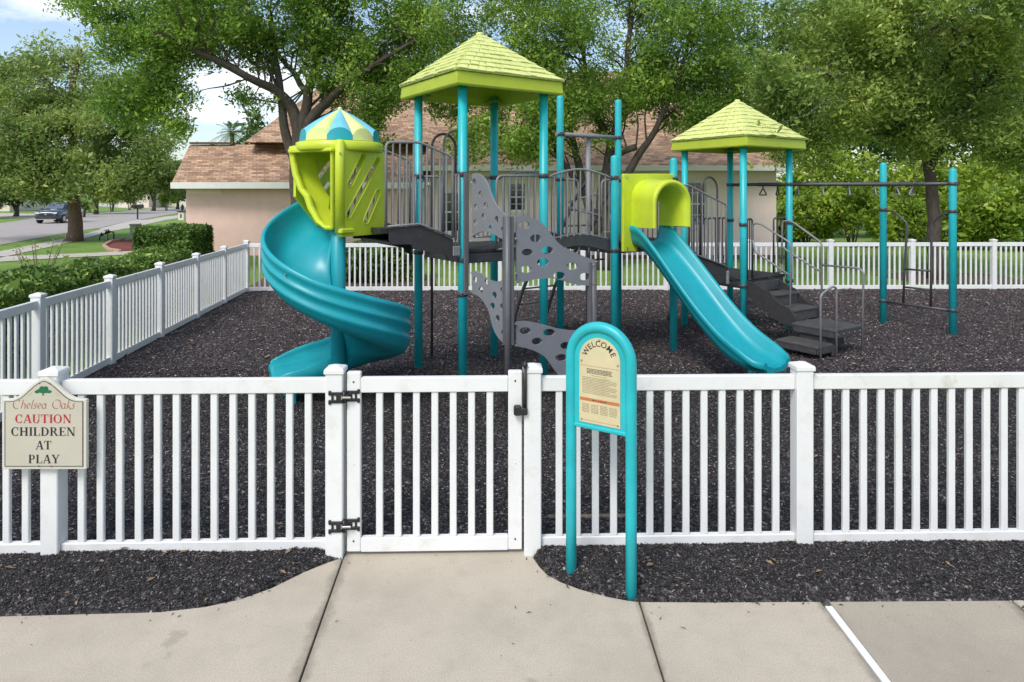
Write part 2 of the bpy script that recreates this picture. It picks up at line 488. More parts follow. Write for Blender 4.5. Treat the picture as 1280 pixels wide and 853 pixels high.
def bark_mat(name, a, c):
    m, n, l, b = base_mat(name)
    t = n.new("ShaderNodeTexCoord"); mp = n.new("ShaderNodeMapping"); mp.inputs['Scale'].default_value = (9, 9, 2.2)
    z = n.new("ShaderNodeTexNoise"); z.inputs['Scale'].default_value = 2.5; z.inputs['Detail'].default_value = 9; z.inputs['Roughness'].default_value = .7
    l.new(t.outputs['Object'], mp.inputs[0]); l.new(mp.outputs[0], z.inputs['Vector'])
    r = ramp(n, [(.3, a), (.7, c)]); l.new(z.outputs['Fac'], r.inputs[0]); l.new(r.outputs[0], b.inputs['Base Color'])
    b.inputs['Roughness'].default_value = .9
    bp = n.new("ShaderNodeBump"); bp.inputs['Strength'].default_value = .9; bp.inputs['Distance'].default_value = .03
    l.new(z.outputs['Fac'], bp.inputs['Height']); l.new(bp.outputs[0], b.inputs['Normal'])
    return m
BARK = bark_mat("oak_bark", (.035, .027, .021), (.125, .098, .076))
BARKR = bark_mat("reddish_bark", (.07, .045, .032), (.22, .155, .115))

def shingle_mat():
    m, n, l, b = base_mat("asphalt_shingles")
    t = n.new("ShaderNodeTexCoord"); s = n.new("ShaderNodeSeparateXYZ"); l.new(t.outputs['Object'], s.inputs[0])
    a = n.new("ShaderNodeMath"); a.operation = 'ADD'; l.new(s.outputs[0], a.inputs[0])
    q = n.new("ShaderNodeMath"); q.operation = 'MULTIPLY'; q.inputs[1].default_value = .37; l.new(s.outputs[1], q.inputs[0]); l.new(q.outputs[0], a.inputs[1])
    zz = n.new("ShaderNodeMath"); zz.operation = 'MULTIPLY'; zz.inputs[1].default_value = 1.9; l.new(s.outputs[2], zz.inputs[0])
    c = n.new("ShaderNodeCombineXYZ"); l.new(a.outputs[0], c.inputs[0]); l.new(zz.outputs[0], c.inputs[1])
    br = n.new("ShaderNodeTexBrick"); br.inputs['Scale'].default_value = 1.0
    br.inputs['Brick Width'].default_value = .32; br.inputs['Row Height'].default_value = .15; br.inputs['Mortar Size'].default_value = .012
    br.inputs['Mortar Smooth'].default_value = .3; br.inputs['Bias'].default_value = 0
    br.inputs['Color1'].default_value = (.55, .365, .235, 1); br.inputs['Color2'].default_value = (.25, .15, .095, 1); br.inputs['Mortar'].default_value = (.20, .12, .085, 1)
    l.new(c.outputs[0], br.inputs['Vector'])
    z = n.new("ShaderNodeTexNoise"); z.inputs['Scale'].default_value = 3; z.inputs['Detail'].default_value = 8; l.new(t.outputs['Object'], z.inputs['Vector'])
    r = ramp(n, [(.3, (.75, .75, .75)), (.7, (1.2, 1.18, 1.15))]); l.new(z.outputs['Fac'], r.inputs[0])
    x = n.new("ShaderNodeMix"); x.data_type = 'RGBA'; x.blend_type = 'MULTIPLY'; x.inputs['Factor'].default_value = 1
    l.new(br.outputs['Color'], x.inputs['A']); l.new(r.outputs[0], x.inputs['B']); l.new(x.outputs['Result'], b.inputs['Base Color'])
    b.inputs['Roughness'].default_value = .9
    bp = n.new("ShaderNodeBump"); bp.inputs['Strength'].default_value = .6; bp.inputs['Distance'].default_value = .02
    l.new(br.outputs['Fac'], bp.inputs['Height']); bp.invert = True; l.new(bp.outputs[0], b.inputs['Normal'])
    return m
SHINGLE = shingle_mat()
STUCCO = mat("pink_beige_stucco", (.76, .53, .45), .85, .06, 2, .3, 60)
STUCCOP = mat("pale_pink_stucco", (.84, .69, .62), .85, .05, 2, .3, 60)
TRIM = mat("white_house_trim", (.74, .72, .69), .5, .04, 3)
PALEH = mat("pale_cream_stucco", (.68, .60, .50), .85, .05, 2)
GLASS = mat("dark_window_glass", (.03, .035, .04), .08, .2, 1, spec=.8)
CARP = mat("slate_blue_car_paint", (.045, .06, .085), .25, .06, 4, metal=.5, coat=.8)
CARG = mat("car_glass", (.10, .12, .15), .06, .1, 2, spec=.9, coat=.6)
TYRE = mat("tyre_rubber", (.02, .02, .02), .75, .2, 20)
LAMP = mat("headlight_lens", (.72, .74, .76), .12, .05, 8, spec=.9)
UTIL = mat("gray_green_metal_box", (.30, .32, .25), .6, .1, 6)
# ================================================================== GROUND
XA, YA, ZA = Vector((1, 0, 0)), Vector((0, 1, 0)), Vector((0, 0, 1))
def sheet(name, pts, z, m, thick=.0):
    b = MB()
    if thick: b.prism([(p[0], p[1]) for p in pts], [], (0, 0, z - thick / 2), XA, YA, ZA, thick)
    else:
        tri = tessellate_polygon([[Vector((p[0], p[1], 0)) for p in pts]])
        b.add([(p[0], p[1], z) for p in pts], [list(t) for t in tri])
    o = b.build(name, m)
    if not thick:
        if o.data.polygons[0].normal.z < 0: o.data.flip_normals()
    return tag(o, kind="structure")

sheet("ground", [(-700, -300), (700, -300), (700, 900), (-700, 900)], -.03, LAWN)

# fence lines (x -> y of the front fence; y -> x of the side fence)
def fy(x): return 4.615 + .0255 * x
def sx(y): return -5.6 - .1206 * (y - 8.06)
BKY0, BKX0 = 16.87, sx(16.87)
def by(x): return BKY0 + .021 * (x - BKX0)

# planting-bed edges in front of the fence (x, y)
LB = [(-9, 3.9), (-2.98, 3.91), (-2.07, 3.95), (-1.83, 4.0), (-1.646, 4.075), (-1.5, 4.19), (-1.352, 4.368), (-1.23, 4.48), (-1.13, 4.545)]
RB = [(.13, 4.60), (.150, 4.52), (.178, 4.44), (.225, 4.34), (.31, 4.255), (.42, 4.18), (.584, 4.10), (.70, 4.063), (.77, 4.05), (1.2, 4.045), (3.1, 4.065), (12, 4.16)]
def edge_y(x):
    if x < -1.13: return interp([p[0] for p in LB], [p[1] for p in LB], x)
    if x < .13: return 4.70
    return interp([p[0] for p in RB], [p[1] for p in RB], x)

# sidewalk slabs, split at the joints
JX = [-9, -1.083, .768, 1.885, 3.02, 12]
def jx(i, y):    # the joints lean a touch
    return JX[i] + (-.05 * (y - 3.4) if i == 1 else 0)
def slab(i, gapl, gapr, m):
    x0, x1 = JX[i] + gapl, JX[i + 1] - gapr
    xs = sorted(set([x0 - (.03 if i == 1 else 0), x1 - (.045 if i == 0 else 0)] + [p[0] for p in LB + RB if x0 < p[0] < x1 - (.06 if i == 0 else 0)]))
    top = []
    if i == 0:
        top = [(x0, 3.9)] + [p for p in LB if x0 < p[0] < -1.14] + [(-1.145 + .0, 4.545)]
        pts = [(x0, 1.6), (-.965 - gapr, 1.6)] + top[::-1]
    elif i == 1:
        top = [(-1.142 + gapl, 4.545), (-1.15 + gapl, 4.66), (.128, 4.66)] + [p for p in RB if p[0] < x1 - .01] + [(x1, 4.05)]
        pts = [(-.965 + gapl, 1.6), (x1, 1.6)] + top[::-1]
    else:
        top = [(x0, edge_y(x0))] + [p for p in RB if x0 + .02 < p[0] < x1 - .02] + [(x1, edge_y(x1))]
        pts = [(x0, 1.6), (x1, 1.6)] + top[::-1]
    b = MB().prism(pts, [], (0, 0, -.05), XA, YA, ZA, .1)
    o = b.build("sidewalk", m, bevel=.006)
    return tag(o, kind="structure")
slab(0, 0, .006, CONC); slab(1, .006, .005, CONC); slab(2, .005, .028, CONC); slab(3, .028, .008, CONC2); slab(4, .008, 0, CONC)
sheet("joint_soil", [(-9, 1.6), (12, 1.6), (12, 4.0), (-9, 3.85)], -.022, SOIL)

# mulch: one sheet, mounded in the beds, level in the playground
def mulch_h(x, y):
    n = noise.noise((x * 1.3, y * 1.3, 0)) * .014 + noise.noise((x * 5, y * 5, 3)) * .008
    if x < sx(y) - .06 or y > by(x) + .02: return -.09
    e = edge_y(x)
    d = y - e
    if y < fy(x) + .25 or d < .1:
        if d < 0: return -.09
        k = min(1, d / .16); k = k * k * (3 - 2 * k)
        h = .004 + .045 * k + n * k * 1.2
        if -1.13 < x < .13: h = .004 * 0 + .004 + n * .3
        f = min(1, max(0, (y - fy(x)) / .25))
        return h * (1 - f) + n * f + .0
    return n
mx_, my_ = np.arange(-9.0, 14.6, .09), np.concatenate([np.arange(3.80, 5.2, .03), np.arange(5.2, 17.8, .12)])
b = MB()
vs = [(x, y, mulch_h(x, y)) for y in my_ for x in mx_]
nx = len(mx_)
fs = [(j * nx + i, j * nx + i + 1, (j + 1) * nx + i + 1, (j + 1) * nx + i) for j in range(len(my_) - 1) for i in range(nx - 1)]
b.add(vs, fs, 0, True)
tag(b.build("mulch_ground", MULCH), kind="structure")

def fast_mesh(name, V, Fc, k, m, parent=None, smooth=False):
    """V (n,3), faces (m,k) index array"""
    me = bpy.data.meshes.new(name)
    me.vertices.add(len(V)); me.vertices.foreach_set("co", V.astype(np.float32).ravel())
    nf = len(Fc)
    me.loops.add(nf * k); me.loops.foreach_set("vertex_index", Fc.astype(np.int32).ravel())
    me.polygons.add(nf); me.polygons.foreach_set("loop_start", np.arange(0, nf * k, k, dtype=np.int32))
    me.update(calc_edges=True)
    me.materials.append(m)
    o = bpy.data.objects.new(name, me); COL.objects.link(o)
    if parent is not None: o.parent = parent
    return o

def chips(name, n, xr, yr, smin, smax, grow, keep, m=None):
    x = rng.uniform(*xr, n); y = rng.uniform(*yr, n)
    z = np.array([mulch_h(a, c) for a, c in zip(x, y)])
    ok = (z > -.05) & np.array([keep(a, c) for a, c in zip(x, y)])
    x, y, z = x[ok], y[ok], z[ok]; n = len(x)
    s = rng.uniform(smin, smax, n) * (1 + grow * np.maximum(0, y - 5)) * np.exp(rng.normal(0, .28, n))
    yaw = rng.uniform(0, 2 * np.pi, n); pit = rng.normal(0, .38, n)
    d = np.stack([np.cos(yaw) * np.cos(pit), np.sin(yaw) * np.cos(pit), np.sin(pit)], 1)
    w = np.stack([-np.sin(yaw), np.cos(yaw), rng.normal(0, .45, n)], 1)
    w /= np.linalg.norm(w, axis=1)[:, None]
    u = np.cross(d, w)
    c = np.stack([x, y, z + s * rng.uniform(.0, .28, n)], 1)
    L = (s * .62)[:, None]; W = (s * rng.uniform(.14, .32, n))[:, None]; H = (s * rng.uniform(.10, .22, n))[:, None]
    V = np.stack([c - d * L - w * W * .4, c + d * L - w * W * .2, c + w * W + d * L * .2 * rng.uniform(-1, 1, (n, 1)), c + u * H], 1).reshape(-1, 3)
    base = np.arange(n)[:, None] * 4
    Fc = np.concatenate([base + np.array([0, 2, 1]), base + np.array([0, 1, 3]), base + np.array([1, 2, 3]), base + np.array([2, 0, 3])], 1).reshape(-1, 3)
    return tag(fast_mesh(name, V, Fc, 3, m or CHIP), kind="stuff")
chips("mulch_chips", 140000, (-4.2, 4.6), (3.88, 4.75), .010, .0225, 0, lambda a, c: c > edge_y(a) + .012 and not (-1.14 < a < .13))
chips("mulch_chips", 380000, (-6.6, 10), (4.66, 9.5), .014, .027, .05, lambda a, c: c > fy(a) + .02)
chips("mulch_chips", 230000, (-6.9, 14.2), (8.5, 17.4), .022, .039, .03, lambda a, c: True, CHIPW)
_mh = mulch_h
def spill():
    global mulch_h
    mulch_h = lambda x, y: .003
    def keep(a, c):
        d = edge_y(a) - c
        if -1.1 < a < .10: d = min(abs(a + 1.13), abs(a - .13), 4.62 - c) + .05
        return d > 0 and random.random() < math.exp(-d * 16) + .006
    chips("mulch_chips", 2600, (-4.0, 4.4), (2.6, 4.62), .010, .024, 0, keep)
    mulch_h = _mh
spill()
# dry leaves scattered over the beds
def litter():
    n = 80
    V, Fc = [], []
    for i in range(n):
        x = random.uniform(-3.6, 4.2); y = random.uniform(3.95, 8.5) if i % 2 else random.uniform(3.95, 4.6)
        if y < edge_y(x) + .03 or -1.15 < x < .14 and y < 4.8: continue
        z = mulch_h(x, y) + .018
        a = random.uniform(0, 6.28); s = random.uniform(.018, .034)
        d = Vector((math.cos(a), math.sin(a), random.uniform(-.3, .3))); w = Vector((-math.sin(a), math.cos(a), random.uniform(-.4, .4)))
        c = Vector((x, y, z)); k = len(V)
        V += [c - d * s, c - w * s * .4 + Vector((0, 0, .004)), c + d * s, c + w * s * .4 + Vector((0, 0, .006))]
        Fc.append((k, k + 1, k + 2, k + 3))
    return tag(fast_mesh("dry_leaves", np.array([tuple(v) for v in V]), np.array(Fc), 4, mat("dry_leaf_tan", (.25, .16, .09), .7, .4, 30)), kind="stuff")
litter()

# far ground on the left: path, street, driveways
def gpoly(name, pix, z, m, thick=0): return sheet(name, [gd(x, y) for x, y in pix], z, m, thick)
gpoly("road", [(-160, 330), (-40, 313), (0, 306), (44, 298), (95, 289), (127, 284.5), (149, 279), (185, 273), (221, 266.5), (260, 262), (262, 257), (221, 259.5), (190, 261), (139, 265), (101, 267.5), (45, 273), (0, 279), (-120, 292)], -.012, ROAD)
gpoly("sidewalk", [(-120, 346), (0, 322), (60, 309), (95, 301), (128, 292), (146, 287.5), (166, 284.5), (185, 280), (205, 275.5), (240, 270), (240, 267.5), (205, 271), (185, 274.5), (170, 277.5), (150, 281), (128, 286.5), (95, 295), (60, 302), (0, 314), (-120, 335)], -.008, CONCF)
gpoly("driveway", [(122, 286.6), (150, 279.2), (172, 275), (190, 274.5), (170, 282), (146, 288.2)], -.004, CONCF)
gpoly("path", [(-90, 330), (0, 327), (80, 322), (170, 317.6), (215, 316), (215, 311), (170, 312.5), (120, 316), (80, 317.5), (0, 320.5), (-90, 323)], -.008, CONCF)
gpoly("driveway", [(-40, 268), (0, 266.5), (44, 267), (80, 270.5), (44, 273.2), (0, 273)], -.008, CONCF)
gpoly("driveway", [(96, 256), (130, 258.5), (165, 261), (200, 260.2), (160, 256.8), (120, 254.2), (96, 253.5)], -.008, CONCF)
gpoly("red_mulch_bed", [(131, 308), (140, 303), (155, 300.5), (178, 300), (190, 306), (184, 313), (150, 314.2), (136, 312)], -.006, REDM)
def curb():
    pts = [gd(x, y) for x, y in [(150, 315), (136, 312.6), (130, 308), (139, 302.6), (155, 300)]]
    b = MB()
    for i in range(len(pts) - 1):
        n_ = max(2, int((pts[i + 1] - pts[i]).length / .3))
        for k in range(n_):
            p = pts[i].lerp(pts[i + 1], (k + .5) / n_); d = (pts[i + 1] - pts[i]).normalized()
            b.bbox(p + Vector((0, 0, .03)), (.27, .13, .14), (d, Vector((-d.y, d.x, 0)), ZA), .02)
    t = b.build("bed_edging", mat("tan_edging_block", (.42, .27, .19), .8, .2, 5))
    tag(t, "curved row of tan edging blocks round the red mulch bed", "edging")
curb()
sheet("planting_bed", [(BKX0 - .2, BKY0 + .15), (-1.9, 17.15), (-2.2, 19.3), (-4, 19.9), (BKX0 - .6, 19.6)], -.014, SOIL)
sheet("planting_bed", [(11.2, 18.6), (14.5, 18.4), (14.8, 20.6), (12.6, 21.3), (11.0, 20.4)], -.014, SOIL)
sheet("planting_bed", [(-3.6, 25.6), (11.3, 25.6), (11.3, 27), (-3.6, 27)], -.014, SOIL)

# ================================================================== FENCES
POSTW = .116
def post_parts(parent, x, y, ax, top=1.27, name="post"):
    p = MB().bbox((x, y, top / 2 - .05), (POSTW, POSTW, top + .1), ax, .006).build(name, WHITE, parent)
    b = MB()
    h = POSTW / 2 + .008
    c = Vector((x, y, 0))
    def rg(r, z): return [c + ax[0] * i * r + ax[1] * j * r + Vector((0, 0, z)) for i, j in ((-1, -1), (1, -1), (1, 1), (-1, 1))]
    b.loft([rg(h - .004, top - .03), rg(h, top - .026), rg(h, top - .002), rg(h - .006, top + .006), rg(.012, top + .024)], True, True, 0, False)
    b.build("post_cap", WHITE, p)
    return p

picket_mesh = {}
def picket(parent, x, y, ang, z0, z1, name="picket"):
    key = round(z1 - z0, 3)
    if key not in picket_mesh:
        o = MB().bbox((0, 0, (z1 - z0) / 2), (.046, .03, z1 - z0), None, .004).build(name, WHITE, None)
        picket_mesh[key] = o.data
    else:
        o = bpy.data.objects.new(name, picket_mesh[key]); COL.objects.link(o)
    o.parent = parent
    o.location = Vector((x, y, z0)) - root_loc(parent)
    o.rotation_euler = (0, 0, ang)
    return o

FA = math.atan(.0255)
fax = (Vector((math.cos(FA), math.sin(FA), 0)), Vector((-math.sin(FA), math.cos(FA), 0)), ZA)
ZT0, ZT1, ZB0, ZB1 = 1.105, 1.205, .008, .108
def front_run(name, label, posts, spans, group):
    t = thing(name, label, "fence", (posts[0], fy(posts[0]), 0), group)
    for x in posts: post_parts(t, x, fy(x), fax)
    for x0, x1, n in spans:
        L = (x1 - x0) / math.cos(FA) - POSTW
        xm = (x0 + x1) / 2
        for z0, z1, nm, w in ((ZT0, ZT1, "top_rail", .05), (ZB0, ZB1, "bottom_rail", .05)):
            MB().bbox((xm, fy(xm), (z0 + z1) / 2), (L, w, z1 - z0), fax, .005).build(nm, WHITES if x0 > 2 and nm == 'top_rail' else WHITE, t)
        for k in range(n):
            x = x0 + POSTW / 2 + (x1 - x0 - POSTW) * (k + 1) / (n + 1)
            picket(t, x, fy(x), FA, ZB1, ZT0)
    return t
GRP = "white picket fence runs round the playground"
front_run("picket_fence", "white vinyl picket fence with the cream caution sign, left of the gate", [-4.98, -3.09, -1.202], [(-4.98, -3.09, 13), (-3.09, -1.202, 13)], GRP)
front_run("picket_fence", "white vinyl picket fence behind the teal welcome sign, right of the gate", [.140, 2.012, 3.87, 5.73], [(.140, 2.012, 13), (2.012, 3.87, 13), (3.87, 5.73, 13)], GRP)

# gate between hinge post and latch post
GX0, GX1 = -1.123, .068
gate = thing("picket_gate", "white vinyl picket gate with black hinges, closed across the walkway", "gate", (GX0, fy(GX0), 0))
for x in (GX0 + .047, GX1 - .047):
    s = MB().bbox((x, fy(x), .635), (.094, .05, 1.22), fax, .006).build("stile", WHITE, gate)
    for z in (.10, .62, 1.18):
        MB().tube([Vector((x, fy(x), z)) - fax[1] * .024, Vector((x, fy(x), z)) - fax[1] * .029], .006, 10).build("screw_plug", HINGE if z != .62 else WHITE, s)
gm = (GX0 + GX1) / 2
for z0, z1, nm in ((ZT0, ZT1 + .002, "top_rail"), (.022, .118, "bottom_rail")):
    MB().bbox((gm, fy(gm), (z0 + z1) / 2), (GX1 - GX0 - .190, .05, z1 - z0), fax, .005).build(nm, WHITE, gate)
for k in range(7):
    x = GX0 + .094 + (GX1 - GX0 - .188) * (k + 1) / 8
    picket(gate, x, fy(x), FA, .118, ZT0)
for z in (1.085, .215):
    x = -1.135
    c = Vector((x, fy(x), z)) - fax[1] * .062
    def hinge(b):
        for sgn, L in ((-1, .085), (1, .085)):
            off = fax[1] * (.0 if sgn < 0 else .034)
            for zz in (-.026, .026):
                b.bbox(c + off + fax[0] * sgn * (L / 2 + .012) + ZA * zz, (L, .012, .022), fax, .004)
                b.bbox(c + off + fax[0] * sgn * (L + .008) + ZA * zz * 1.2, (.018, .012, .03), fax, .004)
            b.bbox(c + off + fax[0] * sgn * .035, (.03, .014, .05), fax, .004)
            b.bbox(c + off + fax[0] * sgn * .075, (.014, .012, .04), fax, .003)
        b.tube([c + ZA * -.04 + fax[1] * .012, c + ZA * .04 + fax[1] * .012], .014, 12)
    h = part("hinge", HINGE, gate, hinge)
    def pin(b): b.bbox(c + fax[0] * .02 + fax[1] * -.004, (.06, .012, .014), fax, .004)
    part("hinge_pin", STEEL, h, pin)
def latch(b):
    x = .087; c = Vector((x, fy(x), 0)) - fax[1] * .070
    b.tube([c + ZA * 1.0, c + ZA * 1.285], .012, 10)
    b.bbox(c + ZA * 1.13, (.022, .02, .20), fax, .005)
    b.tube([c + ZA * 1.285, c + ZA * 1.302, c + ZA * 1.325], [.017, .02, .008], 12)
    b.bbox(c + ZA * .985 - fax[0] * .012, (.055, .03, .05), fax, .006)
    b.bbox(c + ZA * .99 - fax[0] * .052 + fax[1] * .01, (.05, .05, .065), fax, .008)
part("latch", HINGE, gate, latch)

# side fence and back fence: panels (two rails and their pickets in one mesh)
def panel_fence(name, label, p0, p1, npan, npk, grp):
    p0, p1 = Vector((*p0, 0)), Vector((*p1, 0))
    d = (p1 - p0).normalized(); ax = (d, Vector((-d.y, d.x, 0)), ZA); L = (p1 - p0).length / npan
    t = thing(name, label, "fence", p0, grp)
    for i in range(npan + 1):
        c = p0 + d * L * i
        post_parts(t, c.x, c.y, ax)
    for i in range(npan):
        b = MB()
        c = p0 + d * L * (i + .5)
        b.bbox(c + ZA * 1.155, (L - POSTW, .05, .1), ax, .005)
        b.bbox(c + ZA * .062, (L - POSTW, .05, .1), ax, .005)
        for k in range(npk):
            q = p0 + d * (L * i + POSTW / 2 + (L - POSTW) * (k + 1) / (npk + 1))
            b.bbox(q + ZA * .609, (.044, .03, .99), ax, .004)
        b.build("picket_panel", WHITE, t)
panel_fence("picket_fence", "long white picket fence running back along the left hedge", (sx(4.36), 4.36), (sx(15.03), 15.03), 6, 13, GRP)
# the last, shorter bay to the corner
q0, q1 = Vector((sx(15.03), 15.03, 0)), Vector((BKX0, BKY0, 0))
def last_bay():
    p0 = Vector((sx(15.03), 15.03)); p1 = Vector((BKX0, BKY0))
    d = Vector((*(p1 - p0).normalized(), 0)); ax = (d, Vector((-d.y, d.x, 0)), ZA); L = (p1 - p0).length
    fence = [o for o in COL.objects if o.get("label", "").startswith("long white picket")][0]
    b = MB(); c = Vector((*((p0 + p1) / 2), 0))
    b.bbox(c + ZA * 1.155, (L - POSTW, .05, .1), ax, .005); b.bbox(c + ZA * .062, (L - POSTW, .05, .1), ax, .005)
    for k in range(13):
        q = Vector((*p0, 0)) + d * (POSTW / 2 + (L - POSTW) * (k + 1) / 14)
        b.bbox(q + ZA * .609, (.044, .03, .99), ax, .004)
    b.build("picket_panel", WHITE, fence)
last_bay()
panel_fence("picket_fence", "far white picket fence along the lawn behind the playground", (BKX0, BKY0), (BKX0 + 2.115 * 10, by(BKX0 + 2.115 * 10)), 10, 14, GRP)
tim = MB().bbox((.58, fy(.58) + .50, -.020), (.62, .05, .05), fax, .008).build("border_timber", mat("weathered_timber", (.19, .145, .105), .85, .3, 14, .4, 40))
tag(tim, "low tan border timber lying behind the fence by the welcome sign", "timber")
strip = MB()
strip.bbox((1.885, 2.80, -.004), (.044, 2.40, .02), None, .003)
for k in range(70): strip.bbox((1.885, 1.65 + k * .0335, .0075), (.016, .010, .004), None, .001)
tag(strip.build("drain_strip", mat("white_drain_plastic", (.74, .73, .70), .5, .05, 8)), "narrow white slotted drain strip set in the sidewalk joint", "drain")

# ================================================================== LETTERING
def quad_strip(b, quads, org, ax, ay, an, mi=0, k0=0):
    for i, q in enumerate(quads):
        o = Vector(org) + Vector(an) * (.00012 * ((i + k0) % 9))
        b.add([o + Vector(ax) * p[0] + Vector(ay) * p[1] for p in q], [list(range(len(q)))], mi)
def serif_glyph(ch):
    """bold roman capitals as quads in a unit-high cell; returns (quads, advance)"""
    T, t, s = .19, .065, .05
    def rect(x0, y0, x1, y1): return [(x0, y0), (x1, y0), (x1, y1), (x0, y1)]
    def stem(x, w=T, y0=0, y1=1, sl=.07, sr=.07): return [rect(x, y0 + s, x + w, y1 - s), rect(x - sl, y0, x + w + sr, y0 + s), rect(x - sl, y1 - s, x + w + sr, y1)]
    def diag(x0, y0, x1, y1, w): return [[(x0, y0), (x0 + w, y0), (x1 + w, y1), (x1, y1)]]
    def bowl(cx, cy, rx, ry, a0, a1, w1=T, w2=t, n=16):
        q = []
        for i in range(n):
            p = []
            for a in (a0 + (a1 - a0) * i / n, a0 + (a1 - a0) * (i + 1) / n):
                a = R(a); w = w2 + (w1 - w2) * abs(math.cos(a)) ** 1.4
                p.append((cx + rx * math.cos(a), cy + ry * math.sin(a))); p.append((cx + (rx - w) * math.cos(a), cy + (ry - min(w, t + .02)) * math.sin(a)))
            q.append([p[0], p[2], p[3], p[1]])
        return q
    if ch == 'C': return bowl(.43, .5, .42, .52, 48, 312) + [rect(.66, .66, .72, 1.0), rect(.66, .05, .70, .26)], .82
    if ch == 'O': return bowl(.44, .5, .44, .52, 0, 360, n=28), .94
    if ch == 'A': return diag(.06, s, .40, 1, t) + diag(.62, s, .36, 1.0, T) + [rect(.22, .30, .62, .37), rect(-.03, 0, .22, s), rect(.52, 0, .92, s)], .90
    if ch == 'U': return [rect(.07, .3, .07 + T, 1 - s), rect(0, 1 - s, .36, 1), rect(.66, .3, .66 + t, 1 - s), rect(.56, 1 - s, .82, 1)] + bowl(.40, .32, .33, .34, 180, 360, T * .8, t), .86
    if ch == 'T': return [rect(.30, s, .30 + T, .93), rect(.20, 0, .60, s), rect(0, .93, .79, 1), rect(0, .72, .05, .93), rect(.74, .72, .79, .93)], .84
    if ch == 'I': return stem(.08), .38
    if ch == 'N': return [rect(.10, s, .10 + t, .9), rect(.0, 0, .27, s), rect(.72, .1, .72 + t, 1 - s), rect(.62, 1 - s, .88, 1), rect(-.02, 1 - s, .2, 1)] + diag(.63, 0, .05, 1, T * 1.05), .92
    if ch == 'H': return stem(.08) + stem(.62) + [rect(.27, .47, .62, .54)], .94
    if ch == 'L': return stem(.08) + [rect(.34, 0, .66, s), rect(.62, s, .67, .30)], .72
    if ch == 'D': return stem(.08, sr=0) + bowl(.34, .5, .48, .5, -90, 90) + [rect(.27, 0, .34, t), rect(.27, 1 - t, .34, 1)], .88
    if ch == 'R': return stem(.08) + bowl(.38, .74, .31, .26, -90, 90) + [rect(.27, .48, .38, .545), rect(.34, .94, .38, 1)] + diag(.62, s, .36, .48, T) + [rect(.62, 0, .92, s)], .90
    if ch == 'E': return stem(.08) + [rect(.34, 0, .66, s), rect(.62, s, .67, .28), rect(.34, 1 - s, .64, 1), rect(.60, .74, .65, 1 - s), rect(.27, .47, .48, .53), rect(.48, .38, .52, .62)], .74
    if ch == 'P': return stem(.08) + bowl(.38, .72, .32, .28, -90, 90) + [rect(.27, .44, .38, .505), rect(.34, .94, .38, 1)], .76
    if ch == 'Y': return [rect(.33, s, .33 + T, .45), rect(.23, 0, .63, s), rect(-.03, 1 - s, .36, 1), rect(.60, 1 - s, .90, 1)] + diag(.33, .45, .03, 1 - s, T) + diag(.45, .45, .70, 1 - s, t), .86
    return [], .4
def serif_word(b, word, org, ax, ay, an, h, width, mi=0):
    gl = [serif_glyph(c) for c in word]
    tot = sum(g[1] for g in gl) + .06 * (len(gl) - 1)
    kx = width / tot; x = -width / 2
    for q, adv in gl:
        quad_strip(b, [[(x + p[0] * kx, p[1] * h) for p in f] for f in q], org, ax, ay, an, mi)
        x += (adv + .06) * kx
def arc(cx, cy, rx, ry, a0, a1, n=10): return [(cx + rx * math.cos(R(a0 + (a1 - a0) * i / n)), cy + ry * math.sin(R(a0 + (a1 - a0) * i / n))) for i in range(n + 1)]
SCRIPT = {  # broad-nib italic strokes, x-height 1
    'C': ([arc(.75, .85, .68, .88, 40, 310, 14)], 1.45), 'O': ([arc(.85, .85, .78, .88, 0, 360, 18)], 1.75),
    'h': ([[(.15, 0), (.42, 1.75)], arc(.55, .55, .32, .45, 150, 0, 7) + [(.80, .0), (.95, .05)]], 1.05),
    'e': ([[(.12, .45), (.62, .62)] + arc(.42, .52, .32, .48, 20, 320, 12)], .82),
    'l': ([[(.42, 1.75), (.15, .1), (.25, 0), (.4, .08)]], .48),
    's': ([[(.62, .88), (.40, 1.0), (.22, .80), (.40, .52), (.55, .28), (.38, .0), (.08, .10)]], .74),
    'a': ([arc(.42, .5, .34, .5, 30, 345, 13), [(.80, 1.0), (.70, .1), (.82, 0), (.98, .08)]], 1.02),
    'k': ([[(.15, 0), (.42, 1.75)], [(.72, .98), (.26, .48), (.52, .30), (.80, -.12), (1.05, -.10)]], .98), ' ': ([], .75)}
def script_word(b, word, org, ax, ay, an, xh, width, mi=0):
    tot = sum(SCRIPT[c][1] for c in word); kx = width / tot; x = -width / 2; k = 0
    pen = Vector((math.cos(R(38)), math.sin(R(38)))) * xh * .085
    for c in word:
        for st in SCRIPT[c][0]:
            P = [Vector((x + (p[0] + p[1] * .10) * kx, p[1] * xh)) for p in st]
            for i in range(len(P) - 1):
                quad_strip(b, [[P[i] - pen, P[i] + pen, P[i + 1] + pen, P[i + 1] - pen]], org, ax, ay, an, mi, k); k += 1
        x += SCRIPT[c][1] * kx

